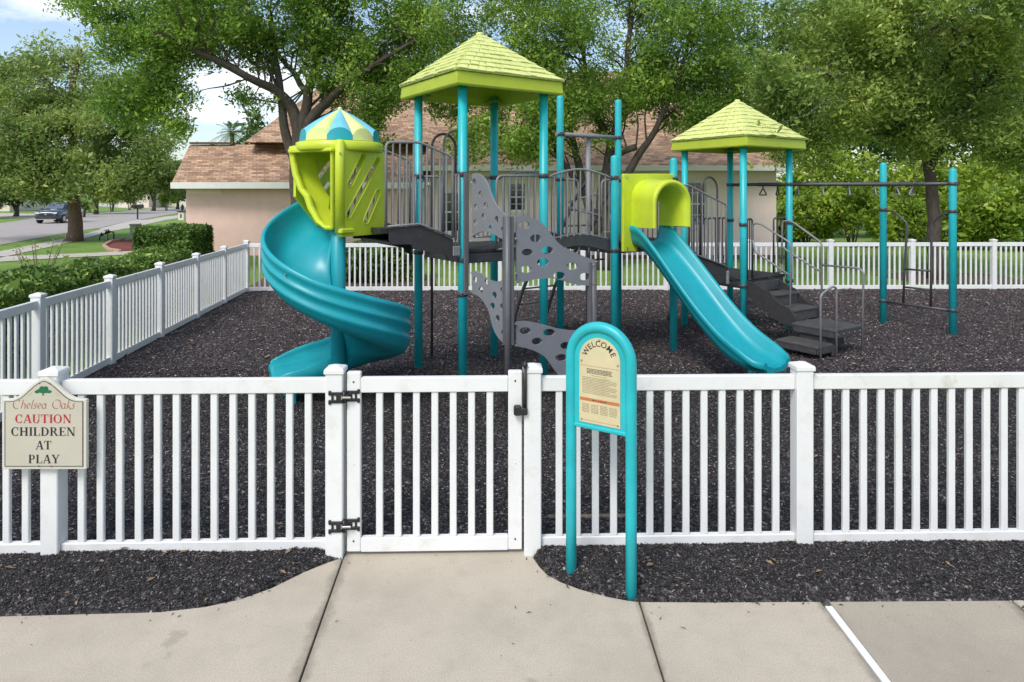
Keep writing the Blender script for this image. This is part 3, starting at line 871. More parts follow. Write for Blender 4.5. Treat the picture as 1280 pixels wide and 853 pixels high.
# ------------------------------------------------------------------ caution sign on the fence post
SY = fy(-3.09) - POSTW / 2 - .022
SX = at(57, 0, SY).x
sign = thing("caution_sign", "cream arched caution sign with red and black lettering, on the left fence post", "sign", (SX, SY, .636))
def sign_outline(inset=0.0):
    w, sh, top = .279 - inset, .462 - inset * .6, .606 - inset
    pts = [(-w, inset), (w, inset), (w, sh)]
    prof = [(0.0, 0), (.10, .015), (.2, .06), (.32, .16), (.45, .33), (.58, .54), (.7, .72), (.82, .87), (.92, .965), (1.0, 1.0)]
    for u, h in prof: pts.append((w - .03 - (w - .03) * u, sh + (top - sh) * h))
    for u, h in prof[::-1][1:]: pts.append((-(w - .03 - (w - .03) * u), sh + (top - sh) * h))
    pts.append((-w, sh))
    return pts
so = Vector((SX, SY, .636))
NEG = Vector((0, -1, 0))
MB().prism(sign_outline(), [], so, XA, ZA, NEG, .028).build("sign_board", CREAML, sign, bevel=.004)
MB().prism(sign_outline(.022), [], so + NEG * .0155, XA, ZA, NEG, .003).build("sign_face", CREAM, sign)
MB().prism(sign_outline(.020), [sign_outline(.0245)], so + NEG * .0165, XA, ZA, NEG, .004).build("border_line", LINE, sign)
fo = so + NEG * .0182
Z6 = .0254 / 4.86 * .868   # one enlarged-photo pixel in metres
def zy(y): return (768 - y) / 6.09 * (SY / 840)
def zx(x): return (x - 345) / 6.09 * (SY / 840)
for w_, xa, xb in (("Chelsea", 108, 368), ("Oaks", 406, 582)):
    b = MB(); script_word(b, w_, fo + XA * zx((xa + xb) / 2) + ZA * zy(305), XA, ZA, NEG, .0335, zx(xb) - zx(xa)); b.build("script_lettering", RUST, sign, normals=False)
b = MB(); serif_word(b, "CAUTION", fo + XA * zx(342) + ZA * zy(415), XA, ZA, NEG, .0565, .372); b.build("red_lettering", RED, sign, normals=False)
for w_, cx, y, wd in (("CHILDREN", 342, 512, .425), ("AT", 345, 615, .105), ("PLAY", 347, 720, .205)):
    b = MB(); serif_word(b, w_, fo + XA * zx(cx) + ZA * zy(y), XA, ZA, NEG, .0565, wd); b.build("black_lettering", BLACK, sign, normals=False)
b = MB()
for cx, cy, rx, ry in ((320, 170, 26, 16), (350, 158, 30, 20), (382, 176, 24, 12), (296, 178, 20, 12), (345, 178, 40, 12), (362, 148, 16, 12), (330, 148, 18, 12)):
    r = [(p[0], p[1]) for p in ellipse(zx(cx), zy(cy), rx / 6.09 * .0053, ry / 6.09 * .0053, 11)]
    r = [(p[0] + random.uniform(-.0012, .0012), p[1] + random.uniform(-.0012, .0012)) for p in r]
    quad_strip(b, [r], fo, XA, ZA, NEG, 0, len(b.f))
quad_strip(b, [[(zx(334), zy(206)), (zx(345), zy(206)), (zx(343), zy(180)), (zx(337), zy(180))]], fo, XA, ZA, NEG, 0, 8)
b.build("oak_emblem", GREEN, sign, normals=False)
b = MB()
for sgn in (-1, 1):
    for a in range(5):
        cx, cy = zx(345 + sgn * (85 + 14 * a % 33)), zy(150 + a * 13)
        quad_strip(b, [[(cx - .008, cy - .002 * sgn), (cx + .008, cy + .001), (cx + .008, cy + .0025), (cx - .008, cy)]], fo, XA, ZA, NEG, 0, a)
b.build("leaf_flourish", mat("pale_rust_print", (.50, .34, .27), .6, .1), sign, normals=False)
for x, y in ((312, 113), (390, 115), (308, 740), (402, 742)):
    c = fo + XA * zx(x) + ZA * zy(y)
    MB().tube([c, c + NEG * .003], .0045, 10).build("screw", LINE, sign)

# ------------------------------------------------------------------ welcome sign
WL, WR = Vector((.381, 4.325, 0)), Vector((.727, 4.10, 0))
we = (WR - WL).normalized(); wn = Vector((we.y, -we.x, 0))
if wn.y > 0: wn = -wn
wm = (WL + WR) / 2; wr = (WR - WL).length / 2
wel = thing("welcome_sign", "teal arched tube sign with a yellowed welcome plaque beside the gate", "sign", (wm.x, wm.y, 0))
ZC = 1.655 - .034 - wr
path = [WL + ZA * -.1, WL + ZA * .5, WL + ZA * 1.0] + [wm + we * (-wr * math.cos(a)) + ZA * (ZC + wr * math.sin(a)) for a in [math.pi * k / 22 for k in range(23)]] + [WR + ZA * 1.0, WR + ZA * .5, WR + ZA * -.1]
MB().tube(path, .034, 18).build("tube_frame", TEAL, wel)
def arch_shape(w, z0, zc, n=18): return [(-w, z0), (w, z0)] + [(w * math.cos(math.pi * k / n), zc + w * math.sin(math.pi * k / n)) for k in range(n + 1)]
MB().prism(arch_shape(wr - .026, .985, ZC), [], wm, we, ZA, wn, .022).build("sign_board", TEAL, wel, bevel=.004)
MB().bbox(wm + ZA * .985, (2 * wr - .05, .034, .026), (we, wn, ZA), .006).build("sign_ledge", TEAL, wel)
pf = wm + wn * .0125
pw = wr - .066
MB().prism(arch_shape(pw, 1.012, ZC), [], pf, we, ZA, wn, .004).build("plaque", PLAQUE, wel, bevel=.001)
tf = pf + wn * .0026
# WELCOME on an arc, built-in sans letters
def arc_text(word, org, ax, ay, an, rad, cz, size, spread, m, parent, name):
    bm_all = MB()
    for i, ch in enumerate(word):
        cu = bpy.data.curves.new("t", 'FONT'); cu.body = ch; cu.size = size; cu.align_x = 'CENTER'; cu.offset = size * .010
        ob = bpy.data.objects.new("t", cu); COL.objects.link(ob)
        dg = bpy.context.evaluated_depsgraph_get()
        me = bpy.data.meshes.new_from_object(ob.evaluated_get(dg))
        wd = [dict(W=1.3, E=.78, L=.74, C=.95, O=1.08, M=1.18).get(c_, 1) for c_ in word]
        ctr = [sum(wd[:q_]) + wd[q_] / 2 for q_ in range(len(wd))]
        a = R(90) - R(spread) * ((ctr[i] - ctr[0]) / (ctr[-1] - ctr[0]) - .5)
        rt = a - R(90)
        vs = []
        for v in me.vertices:
            x, y = v.co.x, v.co.y
            X = x * math.cos(rt) - y * math.sin(rt) + rad * math.cos(a)
            Y = x * math.sin(rt) + y * math.cos(rt) + rad * math.sin(a)
            vs.append(Vector(org) + ax * X + ay * (Y + cz) + an * (.0004))
        bm_all.add(vs, [list(p.vertices) for p in me.polygons])
        bpy.data.objects.remove(ob); bpy.data.curves.remove(cu); bpy.data.meshes.remove(me)
    return bm_all.build(name, m, parent, normals=False)
arc_text("WELCOME", tf, we, ZA, wn, pw * .62, ZC, .051, 126, BLACK, wel, "lettering")
b, bd, bo, b2, bo2, bo3 = MB(), MB(), MB(), MB(), MB(), MB()
def dashes(bb, y, x0, x1, h, seed):
    r = random.Random(seed); x = x0; qs = []
    while x < x1 - .004:
        w = min(r.uniform(.007, .022), x1 - x)
        qs.append([(x, y), (x + w, y), (x + w, y + h), (x, y + h)]); x += w + .0035
    quad_strip(bb, qs, tf + wn * .0003, we, ZA, wn)
for k in range(4): dashes(bd, 1.352 - k * .0085, -pw * .62, pw * .62, .0042, k)
for k in range(11): dashes(b, 1.298 - k * .0098, -pw * .85, pw * (.85 if k % 4 else .5), .0034, 20 + k)
dashes(bo2, 1.372, -pw * .95, pw * .95, .0022, 5); dashes(b, 1.312, -pw * .4, pw * .4, .003, 6)
quad_strip(bo, [[(-pw + .004, 1.150), (pw - .004, 1.150), (pw - .004, 1.170), (-pw + .004, 1.170)]], tf + wn * .0003, we, ZA, wn)
for c in range(4):
    for k in range(6): dashes(b2, 1.128 - k * .0098, -pw * .86 + c * pw * .45, -pw * .86 + c * pw * .45 + pw * .36, .0036, 50 + c * 9 + k)
dashes(bd, 1.156, -pw * .35, pw * .35, .006, 77)
dashes(bo3, 1.028, -pw * .95, pw * .95, .0025, 78)
b.build("printed_lines", INK, wel, normals=False); bd.build("bold_printed_lines", INKD, wel, normals=False); bo.build("orange_band", ORANGE, wel, normals=False); b2.build("printed_columns", INK, wel, normals=False); bo2.build("orange_rule", ORANGE, wel, normals=False); bo3.build("orange_rule", ORANGE, wel, normals=False)
for x, z in ((0, ZC + pw - .014), (-pw + .016, 1.40), (pw - .016, 1.40), (-pw + .016, 1.03), (pw - .016, 1.03)):
    c = tf + we * x + ZA * z
    MB().lathe([(.007, 0), (.006, .003), (.003, .004)], (0, 0, 0), 10) if False else None
    MB().tube([c, c + wn * .004], [.0075, .005], 10).build("bolt", STEEL, wel)
# ================================================================== PLAYGROUND
U = Vector((1.05, .70, 0)); V = Vector((-.70, 1.05, 0)); BAY = U.length
u, v = U.normalized(), V.normalized()
G0 = Vector((-.62, 8.43, 0))
def g(a, b_, z=0.0): return G0 + U * a + V * b_ + Vector((0, 0, z))
play = thing("play_structure", "big teal and lime playground climber with two roofed towers and two slides", "playground", (g(1.5, .5).x, g(1.5, .5).y, 0))
PR = .058
def post(p, z1, clamps=(), r=PR, cap=True):
    p = Vector(p)
    b = MB()
    if cap:
        pr = [(r, -.15), (r, z1 - r * .7)] + [(r * math.cos(a), z1 - r * .7 + r * .7 * math.sin(a)) for a in (R(25), R(50), R(72), R(88))]
    else: pr = [(r, -.15), (r, z1)]
    b.lathe(pr, (p.x, p.y, 0), 20)
    o = b.build("post", TEAL, play)
    for z in clamps:
        c = MB(); c.lathe([(r + .004, z - .03), (r + .014, z - .026), (r + .014, z + .026), (r + .004, z + .03)], (p.x, p.y, 0), 20)
        c.bbox(p + Vector((0, -r - .012, z)), (.03, .03, .045), (u, v, ZA), .006)
        c.build("clamp", DGREY, o)
    return o
D1, D2, D3 = 1.75, 1.75, 1.0
CL1 = (1.20, 1.63, 2.70)
PF, PRt, PB, PK = g(0, 0), g(1, 0), g(0, 1), g(1, 1)
for p in (PF, PRt, PB, PK): post(p, 3.92, CL1 if p is PF else (1.63, 2.70), cap=False)
A, B, C, D = Vector((1.50, 9.83, 0)), g(3, 0), g(2, 1), g(3, 1)
post(A, 3.02, (1.63, 2.69)); post(B, 3.02, (1.63, 2.69)); post(C, 4.05, (1.63, 2.69, 3.42)); post(D, 4.08, (1.63, 2.69, 3.42))
T0 = Vector((3.95, 11.475, 0))
def h(a, b_, z=0.0): return T0 + u * a + v * b_ + Vector((0, 0, z))
W3 = 1.30
TF, TR, TL, TB = h(0, 0), h(W3, 0), h(0, W3), h(W3, W3)
for p in (TF, TR, TL, TB): post(p, 3.40, (.88, 1.93, 2.63) if p in (TR, TB) else (.88, 1.93), cap=False)
E1, E2 = Vector((7.07, 12.8, 0)), Vector((7.70, 11.74, 0))
post(E1, 3.05, (.42, 2.15, 2.63), .062); post(E2, 2.90, (.42, 2.15, 2.63), .062)

# ---- shingled pyramid roofs
def pyramid_roof(c, z0, z1, zt, half):
    b = MB()
    def corner(s, z): return [c + u * (i * s) + v * (j * s) + Vector((0, 0, z)) for i, j in ((-1, -1), (1, -1), (1, 1), (-1, 1))]
    hh = half
    b.loft([corner(hh * .985, z0), corner(hh, z0 + .02), corner(hh * .985, z1 - .02), corner(hh * .95, z1)], True, False, 0, False)
    b.loft([corner(hh * .985, z0), corner(hh * .90, z0), corner(hh * .86, z0 + .10), corner(.02, zt - .10)], True, False, 0, False)
    roof = b.build("tower_roof", LIMER, play, bevel=.012)
    s = MB()
    N = 9
    rr = random.Random(int(c.x * 100))
    for k in range(N):
        t0, t1 = k / N, (k + 1) / N
        r0, r1 = hh * (1 - t0) * .99 + .012, hh * (1 - t1) * .99
        za, zb = lerp(z1 + .004, zt, t0), lerp(z1, zt, t1)
        s.loft([corner(r0 * 1.0, za - .012), corner(r0 * 1.012, za + .018), corner(max(r1, .006), zb + .006)], True, False, 0, False)
        # single shingles with uneven lower edges
        for side in range(4):
            d1 = (u, v, -u, -v)[side]; nn = (-v, u, v, -u)[side]
            x = -r0 * .97
            while x < r0 * .93:
                w = min(rr.uniform(.10, .17), r0 * .97 - x)
                f0, f1 = x / r0, (x + w - .012) / r0
                dz = rr.uniform(-.011, .003)
                lo = .022
                p = []
                for f, q in ((f0, 0), (f1, 0), (f1, 1), (f0, 1)):
                    rad, z = (r0 * 1.012 + .008, za + dz + .010) if q == 0 else (lerp(r0, r1, .8), lerp(za, zb, .8) + .012)
                    p.append(c + d1 * (f * (r0 if q == 0 else lerp(r0, r1, .8))) + nn * rad + Vector((0, 0, z)))
                up = (nn * .5 + ZA * .86) * .012
                s.add(p + [q_ + up for q_ in p], [(0, 1, 2, 3), (4, 7, 6, 5), (0, 4, 5, 1), (1, 5, 6, 2), (2, 6, 7, 3), (3, 7, 4, 0)])
                x += w
    s.lathe([(.06, zt - .02), (.05, zt + .02), (.02, zt + .03)], (c.x, c.y, 0), 8)
    s.build("shingle_cladding", LIMEF, roof)
    for i, j in ((-1, -1), (1, -1), (1, 1), (-1, 1)):
        MB().bbox(c + u * i * (hh * .72) + v * j * (hh * .72) + ZA * (z0 + .045), (.2, .2, .03), (u, v, ZA), .008).build("roof_bracket", mat("lime_bracket", (.20, .29, .03), .5), roof)
    return roof
pyramid_roof(g(.5, .5), 3.79, 3.975, 4.66, .825)
pyramid_roof((TF + TB) / 2 + Vector((.02, 0, 0)), 3.25, 3.435, 4.16, .845)

# ---- decks
def deck(a, b_, c, d, z, name="deck", parent=None):
    pts = [Vector(p) for p in (a, b_, c, d)]
    cen = sum(pts, Vector()) / 4
    ins = [cen + (p - cen) * .93 for p in pts]
    m = MB()
    L0, L1 = (pts[1] - pts[0]).length * .93, (pts[3] - pts[0]).length * .93
    ax = ((pts[1] - pts[0]).normalized(), (pts[3] - pts[0]).normalized(), ZA)
    m.bbox(cen + ZA * (z - .025), (L0, L1, .05), ax, .012)
    o = m.build(name, DECK, parent or play)
    s = MB()
    for p, q in ((0, 1), (1, 2), (2, 3), (3, 0)):
        e = (ins[q] - ins[p]).normalized(); nrm = Vector((-e.y, e.x, 0)); mid = (ins[p] + ins[q]) / 2
        s.bbox(mid + ZA * (z - .115) + nrm * .02, ((ins[q] - ins[p]).length - .10, .02, .128), (e, nrm, ZA), .005)
    s.build("deck_skirt", DGREY, o)
    return o
deck(PF, PRt, PK, PB, D1); deck(A, B, D, C, D2); deck(TF, TR, TB, TL, D3)

# ---- railings
def railing(top, bot, n, side_posts=(True, True), r=.0165, rp=.0115, m=GREY, fil=.10, low=True, name="railing"):
    """top and bot: polylines of the top rail and of the lower rail"""
    top = [Vector(p) for p in top]; bot = [Vector(p) for p in bot]
    b = MB()
    path = list(top)
    if side_posts[0]: path = [bot[0]] + path
    if side_posts[1]: path = path + [bot[-1]]
    b.tube(fillet(path, fil, 6), r, 10)
    if low: b.tube(fillet(bot, .04, 3), r * .85, 8)
    o = b.build(name, m, play)
    k = MB()
    for i in range(n):
        t = (i + 1) / (n + 1)
        k.tube([along(bot, t), along(top, t) - ZA * .004], rp, 8, cap=False)
    k.build("balusters", m, o)
    return o
def rise(p, z): return Vector((p.x, p.y, z))
def seg(p, q, a, b_): return Vector(p).lerp(Vector(q), a), Vector(p).lerp(Vector(q), b_)
# deck 1, front edge right of the climber
a, b2 = seg(PF, PRt, .40, .97)
railing([rise(a, 2.69), rise(b2, 2.70)], [rise(a, D1 - .02), rise(b2, D1 + .05)], 6, (True, False))
# deck 1, back edge: hoop opening with rails at its sides
a, b2 = seg(PB, PK, .03, .30); railing([rise(a, 2.70), rise(b2, 2.70)], [rise(a, D1 + .06), rise(b2, D1 + .06)], 4, (False, True))
a, b2 = seg(PB, PK, .72, .97); railing([rise(a, 2.70), rise(b2, 2.70)], [rise(a, D1 + .06), rise(b2, D1 + .06)], 3, (True, False))
def hoop(p, q, z0, z1, m, r=.017, off=Vector((0, 0, 0)), foot=None):
    p, q = rise(Vector(p) + off, 0), rise(Vector(q) + off, 0)
    w = (q - p).length / 2; c = (p + q) / 2; e = (q - p).normalized()
    pts = [rise(p, foot if foot is not None else z0)] + [c + e * (-w * math.cos(t)) + ZA * (z1 - w + w * math.sin(t)) for t in [math.pi * k / 14 for k in range(15)]] + [rise(q, z0)]
    MB().tube(pts, r, 10).build("hoop_rail", m, play)
a, b2 = seg(PB, PK, .36, .68)
hoop(a, b2, D1, 3.38, GREY, off=v * .10)
hoop(a - u * .03, b2 - u * .03, D1, 3.36, DGREY, .02, off=v * .42, foot=-.1)
# bridge between the towers: arched deck, skirts and railings
def bridge():
    n = 14
    L = (A - PRt).length
    prof = lambda t: D1 - .03 + .10 * math.sin(math.pi * t)
    q0, q1 = seg(PRt, PK, .06, .94); r0, r1 = seg(A, C, .06, .94)
    rings = []
    for i in range(n + 1):
        t = .03 + .94 * i / n
        p, q = q0.lerp(r0, t), q1.lerp(r1, t); z = prof(t)
        rings.append([rise(p, z), rise(q, z), rise(q, z - .05), rise(p, z - .05)])
    m = MB(); m.loft(rings, True, True, 0, False)
    br = m.build("bridge_deck", DECK, play)
    for s0, s1 in ((q0, r0), (q1, r1)):
        m = MB()
        nrm = Vector((-(s1 - s0).y, (s1 - s0).x, 0)).normalized() * .018
        rr = []
        for i in range(n + 1):
            t = .03 + .94 * i / n; p = s0.lerp(s1, t); z = prof(t)
            dz = .13 - .03 * math.sin(math.pi * t)
            rr.append([rise(p - nrm, z + .045), rise(p + nrm, z + .045), rise(p + nrm, z - dz), rise(p - nrm, z - dz)])
        m.loft(rr, True, True, 0, False)
        m.build("bridge_skirt", DGREY, br)
        m = MB(); m.tube([rise(s0.lerp(s1, .03 + .94 * i / n), prof(.03 + .94 * i / n) + .06) for i in range(n + 1)], .017, 10)
        m.build("kick_rail", GREY, br)
    # hanging frame seen under the arch
    m = MB()
    for i in range(5):
        t = .25 + .14 * i
        m.tube([rise(q0.lerp(r0, t), prof(t) - .10), rise(q0.lerp(r0, t), 1.50)], .012, 8)
    m.tube([rise(q0.lerp(r0, .2), 1.5), rise(q0.lerp(r0, .9), 1.5)], .014, 8)
    m.build("under_frame", DGREY, br)
    for p, q in ((PRt, A), (PK, C)):
        tp, bp = [], []
        for i in range(13):
            t = .05 + .90 * i / 12
            w = p.lerp(q, t)
            hgt = .10 * max(0, math.sin(math.pi * (t - .05) / .9)) ** 1.3 - .03 * (1 if i in (0, 12) else 0)
            tp.append(rise(w, 2.70 + hgt)); bp.append(rise(w, prof(t) + .05))
        railing(tp, bp, 9, (False, False), fil=.02, low=False)
bridge()
# deck 2 back and inner edges, hanging pole bar
tb = MB().tube([rise(C, 3.42) - u * .08, rise(D, 3.42) + u * .08], .036, 14).build("overhead_bar", GREY, play)
pm = (C + D) / 2 + v * .05
MB().tube([rise(pm, -.1), rise(pm, 3.42)], .042, 14).build("center_pole", GREY, play)
# arched loop ladder rising to the pole
def ladder():
    P1 = [(639, 432), (642, 402), (649, 376), (657, 353), (672, 327), (690, 303), (706, 280), (713, 258), (724, 241), (741, 228)]
    Yd = 11.55
    railA = [at(x, y, Yd) for x, y in P1]
    railA[-1] = rise(pm, railA[-1].z) - u * .03
    railB = [p + u * .72 + v * .04 for p in railA]
    railB[-1] = rise(pm, railB[-1].z + .02) + u * .5
    o = None
    for rl in (railA, railB):
        o2 = MB().tube(fillet(rl, .12, 3), .03, 10).build("ladder_rail", DGREY, play)
        o = o or o2
    for z in (.28, .55, .82, 1.09, 1.36, 1.63, 1.9, 2.17):
        i = [k for k in range(len(railA) - 1) if railA[k].z <= z <= railA[k + 1].z]
        if not i: continue
        i = i[0]; t = (z - railA[i].z) / (railA[i + 1].z - railA[i].z)
        MB().tube([railA[i].lerp(railA[i + 1], t), railB[i].lerp(railB[i + 1], t)], .016, 8).build("ladder_rung", GREY, o)
ladder()
for z, w in ((2.45, .3),):
    pts = [rise(pm, z) + u * (.30 * math.cos(t)) + v * (.12 + .30 * math.sin(t)) + ZA * (-.45 * t / 6.28) for t in [6.28 * k / 24 for k in range(25)]]
    MB().tube(pts, .018, 8).build("spiral_loop", GREY, play)
a, b2 = seg(C, D, .03, .30); railing([rise(a, 2.69), rise(b2, 2.69)], [rise(a, D2 + .05), rise(b2, D2 + .05)], 3, (False, True))
a, b2 = seg(C, D, .70, .97); railing([rise(a, 2.69), rise(b2, 2.69)], [rise(a, D2 + .05), rise(b2, D2 + .05)], 3, (True, False))

# ---- stepped ramp from deck 1 up to the spiral slide
RD = -u
def ramp_pts(pix, P): return [((pl(P, RD, x, y) - P).dot(RD), pl(P, RD, x, y).z) for x, y in pix]
PFo = PF - v * .03
side = ramp_pts([(564, 300), (563, 297.5), (525, 281), (488, 283.5), (487, 286), (487, 297), (489, 304), (497, 306), (513, 305), (515, 297), (493, 296.5), (517, 296), (519, 310), (527, 312.5), (554, 310), (556, 325), (566, 327.5)], PFo)
side = ramp_pts([(565.5, 299.5), (563, 298), (525, 282), (488, 285), (486.5, 287.5), (486.5, 300), (488.5, 305.5), (513, 305.5), (515.5, 310), (526, 313), (556, 318.5), (560, 325), (566, 327.5)], PFo)
notch1 = ramp_pts([(490, 297), (511, 296.5), (513.5, 299), (513.5, 304), (490.5, 304)], PFo)
for off, hol in ((0, 1), (BAY * .96, 1)):
    MB().prism(side, [], PFo + v * off, RD, ZA, v, .035).build("ramp_side", DECK, play)
a0, a1 = PF - u * .10 + v * .06, PB - u * .10 - v * .06
rings = []
for s_, z_ in ((0, 1.74), (.12, 1.86), (.60, 2.04), (1.02, 2.05), (1.02, 1.99), (.60, 1.97), (.12, 1.80), (0, 1.68)):
    rings.append((s_, z_))
m = MB().prism([(s_, z_) for s_, z_ in rings], [], (PF + PB) / 2 - u * .06, RD, ZA, v, BAY * .92)
m.build("ramp_deck", DECK, play)
shade = MB().bbox((PF + PB) / 2 - u * .55 + ZA * 1.86, (.7, BAY * .8, .05), (u, v, ZA), .01).build("ramp_shade_slab", DGREY, play)  # dark slab added beneath the ramp deck to stand for its shade
for off in (Vector((0, 0, 0)), v * BAY * .98):
    P = PF - v * .06
    pxt = [(482.5, 178), (525, 178), (566, 196.5)]; pxb = [(482.5, 283.5), (525, 280), (566, 297)]
    tp = [pl(P, RD, x, y) + off for x, y in pxt]; bp = [pl(P, RD, x, y) + off for x, y in pxb]
    railing(tp, bp, 9, (True, True), fil=.07, low=True)
    e0, e1 = pl(P, RD, 483.5, 292) + off, pl(P, RD, 567, 318) + off
# short end barrier between ramp railing and the front post
a = pl(PF - v * .05, RD, 569, 219); a2 = pl(PF - v * .05, RD, 575, 219)
for off in (Vector((0, 0, 0)), v * BAY * .98):
    m = MB()
    for xx in (569.5, 573.5):
        m.tube([pl(PF - v * .05, RD, xx, 219) + off, pl(PF - v * .05, RD, xx, 318) + off], .011, 8)
    m.tube([pl(PF - v * .05, RD, 566, 219) + off, pl(PF, RD, 578, 219) + off], .015, 8)
    m.bbox(pl(PF - v * .05, RD, 570.5, 314) + off, (.10, .03, .12), (u, v, ZA), .006)
    m.build("end_rail", GREY, play)

# ---- spiral slide
SC = Vector((-2.03, 7.85, 0))
PH = [100, 130, 180, 225, 270, 315, 360, 405, 450, 480]
ZF = [2.03, 1.98, 1.66, 1.39, 1.12, .87, .62, .46, .35, .31]
OW = [.44, .44, .43, .42, .42, .45, .50, .46, .35, .27]
IW = [.10, .10, .10, .10, .10, .10, .10, .12, .18, .22]
def slide_prof(w, iw):
    P = [(.085, iw - .02), (.105, iw), (.125, iw - .02), (.15, iw * .45), (.20, .03), (.28, .0), (.50, .0), (.63, .02), (.75, .07), (.83, .15), (.868, .25 * w / .42), (.882, w - .05), (.886, w - .015), (.900, w + .006), (.925, w + .008), (.945, w - .012), (.948, w - .045),
         (.930, w - .07), (.922, w * .74), (.924, w * .68), (.945, w * .64), (.948, w * .58), (.928, w * .53), (.915, w * .44), (.912, w * .36), (.935, w * .31), (.936, w * .24), (.912, w * .18), (.89, .04), (.84, -.02), (.72, -.055), (.5, -.06), (.25, -.055), (.14, -.04), (.088, .0)]
    return [(r if r < .3 else .3 + (r - .3) * .85, z) for r, z in P]
def spiral():
    rings = []
    for k in range(0, 77):
        ph = 100 + 5 * k
        z, w, iw = interp(PH, ZF, ph), interp(PH, OW, ph), interp(PH, IW, ph)
        e = Vector((math.cos(R(ph)), math.sin(R(ph)), 0))
        rings.append([SC + e * r + ZA * (z + zz) for r, zz in slide_prof(w, iw)])
    ph = 480; e = Vector((math.cos(R(ph)), math.sin(R(ph)), 0)); t = Vector((-math.sin(R(ph)), math.cos(R(ph)), 0))
    for k in range(1, 7):
        d = .10 * k; f = k / 6
        w, iw = lerp(.27, .13, f ** 1.6), lerp(.22, .12, f)
        sc = 1 - .10 * max(0, f - .6) / .4
        rings.append([SC + t * d + e * ((r - .5) * sc + .5) + ZA * (.31 - .03 * f + zz) for r, zz in slide_prof(w, iw)])
    # rounded lip
    d, w = .64, .09
    rings.append([SC + t * d + e * ((r - .5) * .82 + .5) + ZA * (.265 + zz * .8) for r, zz in slide_prof(.10, .09)])
    b = MB(); b.loft(rings, True, True, 0, True)
    sl = b.build("spiral_slide", TEALP, play)
    MB().lathe([(.085, -.1), (.085, 2.02), (.06, 2.04)], SC, 20).build("support_column", TEALP, sl)
    MB().bbox(SC + t * .45 + e * .5 + ZA * .12, (.5, .06, .3), (e, t, ZA), .01).build("exit_foot", TEALP, sl)
    for ph in (200, 245):
        c = SC + Vector((math.cos(R(ph)), math.sin(R(ph)), 0)) * .848 + ZA * (interp(PH, ZF, ph) + .33)
        MB().tube([c, c + (c - SC).normalized() * .012], .012, 8).build("bolt", STEEL, sl)
    return sl
spiral()

# ---- hood over the spiral slide's entrance
HC = Vector((-2.10, 8.2, 0))
HF, HR, HL = HC + Vector((.13, -.51, 0)), HC + Vector((.50, .13, 0)), HC + Vector((-.51, -.13, 0))
HB = HR + HL - HF
def ppix(P, Q, pix):
    d = (Q - P).normalized()
    return [((pl(P, d, x, y) - P).dot(d), pl(P, d, x, y).z) for x, y in pix], d
zc0, zc1 = 2.98, 3.10
# right (slotted) panel
dR = (HR - HF).normalized(); LR = (HR - HF).length; nR = Vector((dR.y, -dR.x, 0))
def slots(L, zlo, zhi):
    H_ = zhi - zlo
    f = lambda x, y: (x * L, zlo + y * H_)
    res = []
    for x0, y0, x1, y1 in ((.20, .58, .50, .92), (.16, .20, .84, .88), (.56, .12, .84, .46)):
        (a_, b_), (c_, d_) = f(x0, y0), f(x1, y1)
        res.append(capsule(a_, b_, c_, d_, .047))
    return res
hood_mesh = MB()
zr0 = 1.96
def panel_out(L, zlo, zhi, pad=0): return [(-pad, zlo), (L + pad, zlo), (L + pad, zhi), (-pad, zhi)]
rp = MB().prism(panel_out(LR, zr0, zc0), slots(LR, zr0 + .06, zc0), HF, dR, ZA, nR, .05)
HOOD = rp.build("slide_hood", LIME, play, bevel=.018)
def slot_rims():
    b = MB()
    for s in slots(LR, zr0 + .06, zc0):
        cx = sum(p[0] for p in s) / len(s); cy = sum(p[1] for p in s) / len(s)
        pts = [HF + dR * p[0] + ZA * p[1] + nR * .022 for p in s]
        b.tube(pts, .011, 6, closed=True)
    b.build("slot_rim", LIME, HOOD)
slot_rims()
for P, Q, zlo in ((HL, HB, 2.0), (HB, HR, 2.0)):
    dd = (Q - P).normalized(); L = (Q - P).length; nn = Vector((dd.y, -dd.x, 0))
    if (P - HC).dot(nn) < 0: nn = -nn
    if P is HB:
        outl = [(0, 2.55), (L * .12, 2.55), (L * .12, 2.86), (L * .88, 2.86), (L * .88, 1.98), (L, 1.98), (L, zc0), (0, zc0)]
        MB().prism(panel_out(L, 2.0, zc0), [[(L * .14, 2.06), (L * .86, 2.06), (L * .86, 2.80), (L * .14, 2.80)]], P, dd, ZA, nn, .04).build("hood_back", LIME, HOOD, bevel=.008)
    else:
        MB().prism([(0, 2.42), (L * .5, 2.05), (L, 2.0), (L, zc0), (0, zc0)], [capsule(L * .45, 2.62, L * .75, 2.85, .03), capsule(L * .35, 2.30, L * .75, 2.60, .03)], P, dd, ZA, nn, .04).build("hood_back", LIME, HOOD, bevel=.008)
# left open face: rim frame sweeping down onto the slide
rimpix = [(364.5, 183), (419, 183), (419, 288), (410, 287.5), (398, 279), (388, 262), (383.5, 248), (376, 238), (369, 220), (365.5, 200)]
holepix = [(371, 190), (416, 189), (416, 282), (409, 281.5), (402, 275), (393, 258), (389, 244), (381.5, 236), (375, 219), (371.5, 203)]
dL = (HF - HL).normalized(); nL = Vector((dL.y, -dL.x, 0))
if nL.y > 0: nL = -nL
o1 = [((pl(HL, dL, x, y) - HL).dot(dL), pl(HL, dL, x, y).z) for x, y in rimpix]
o2 = [((pl(HL, dL, x, y) - HL).dot(dL), pl(HL, dL, x, y).z) for x, y in holepix]
MB().prism(o1, [o2], HL + nL * .02, dL, ZA, nL, .07).build("hood_opening", LIME, HOOD, bevel=.024)
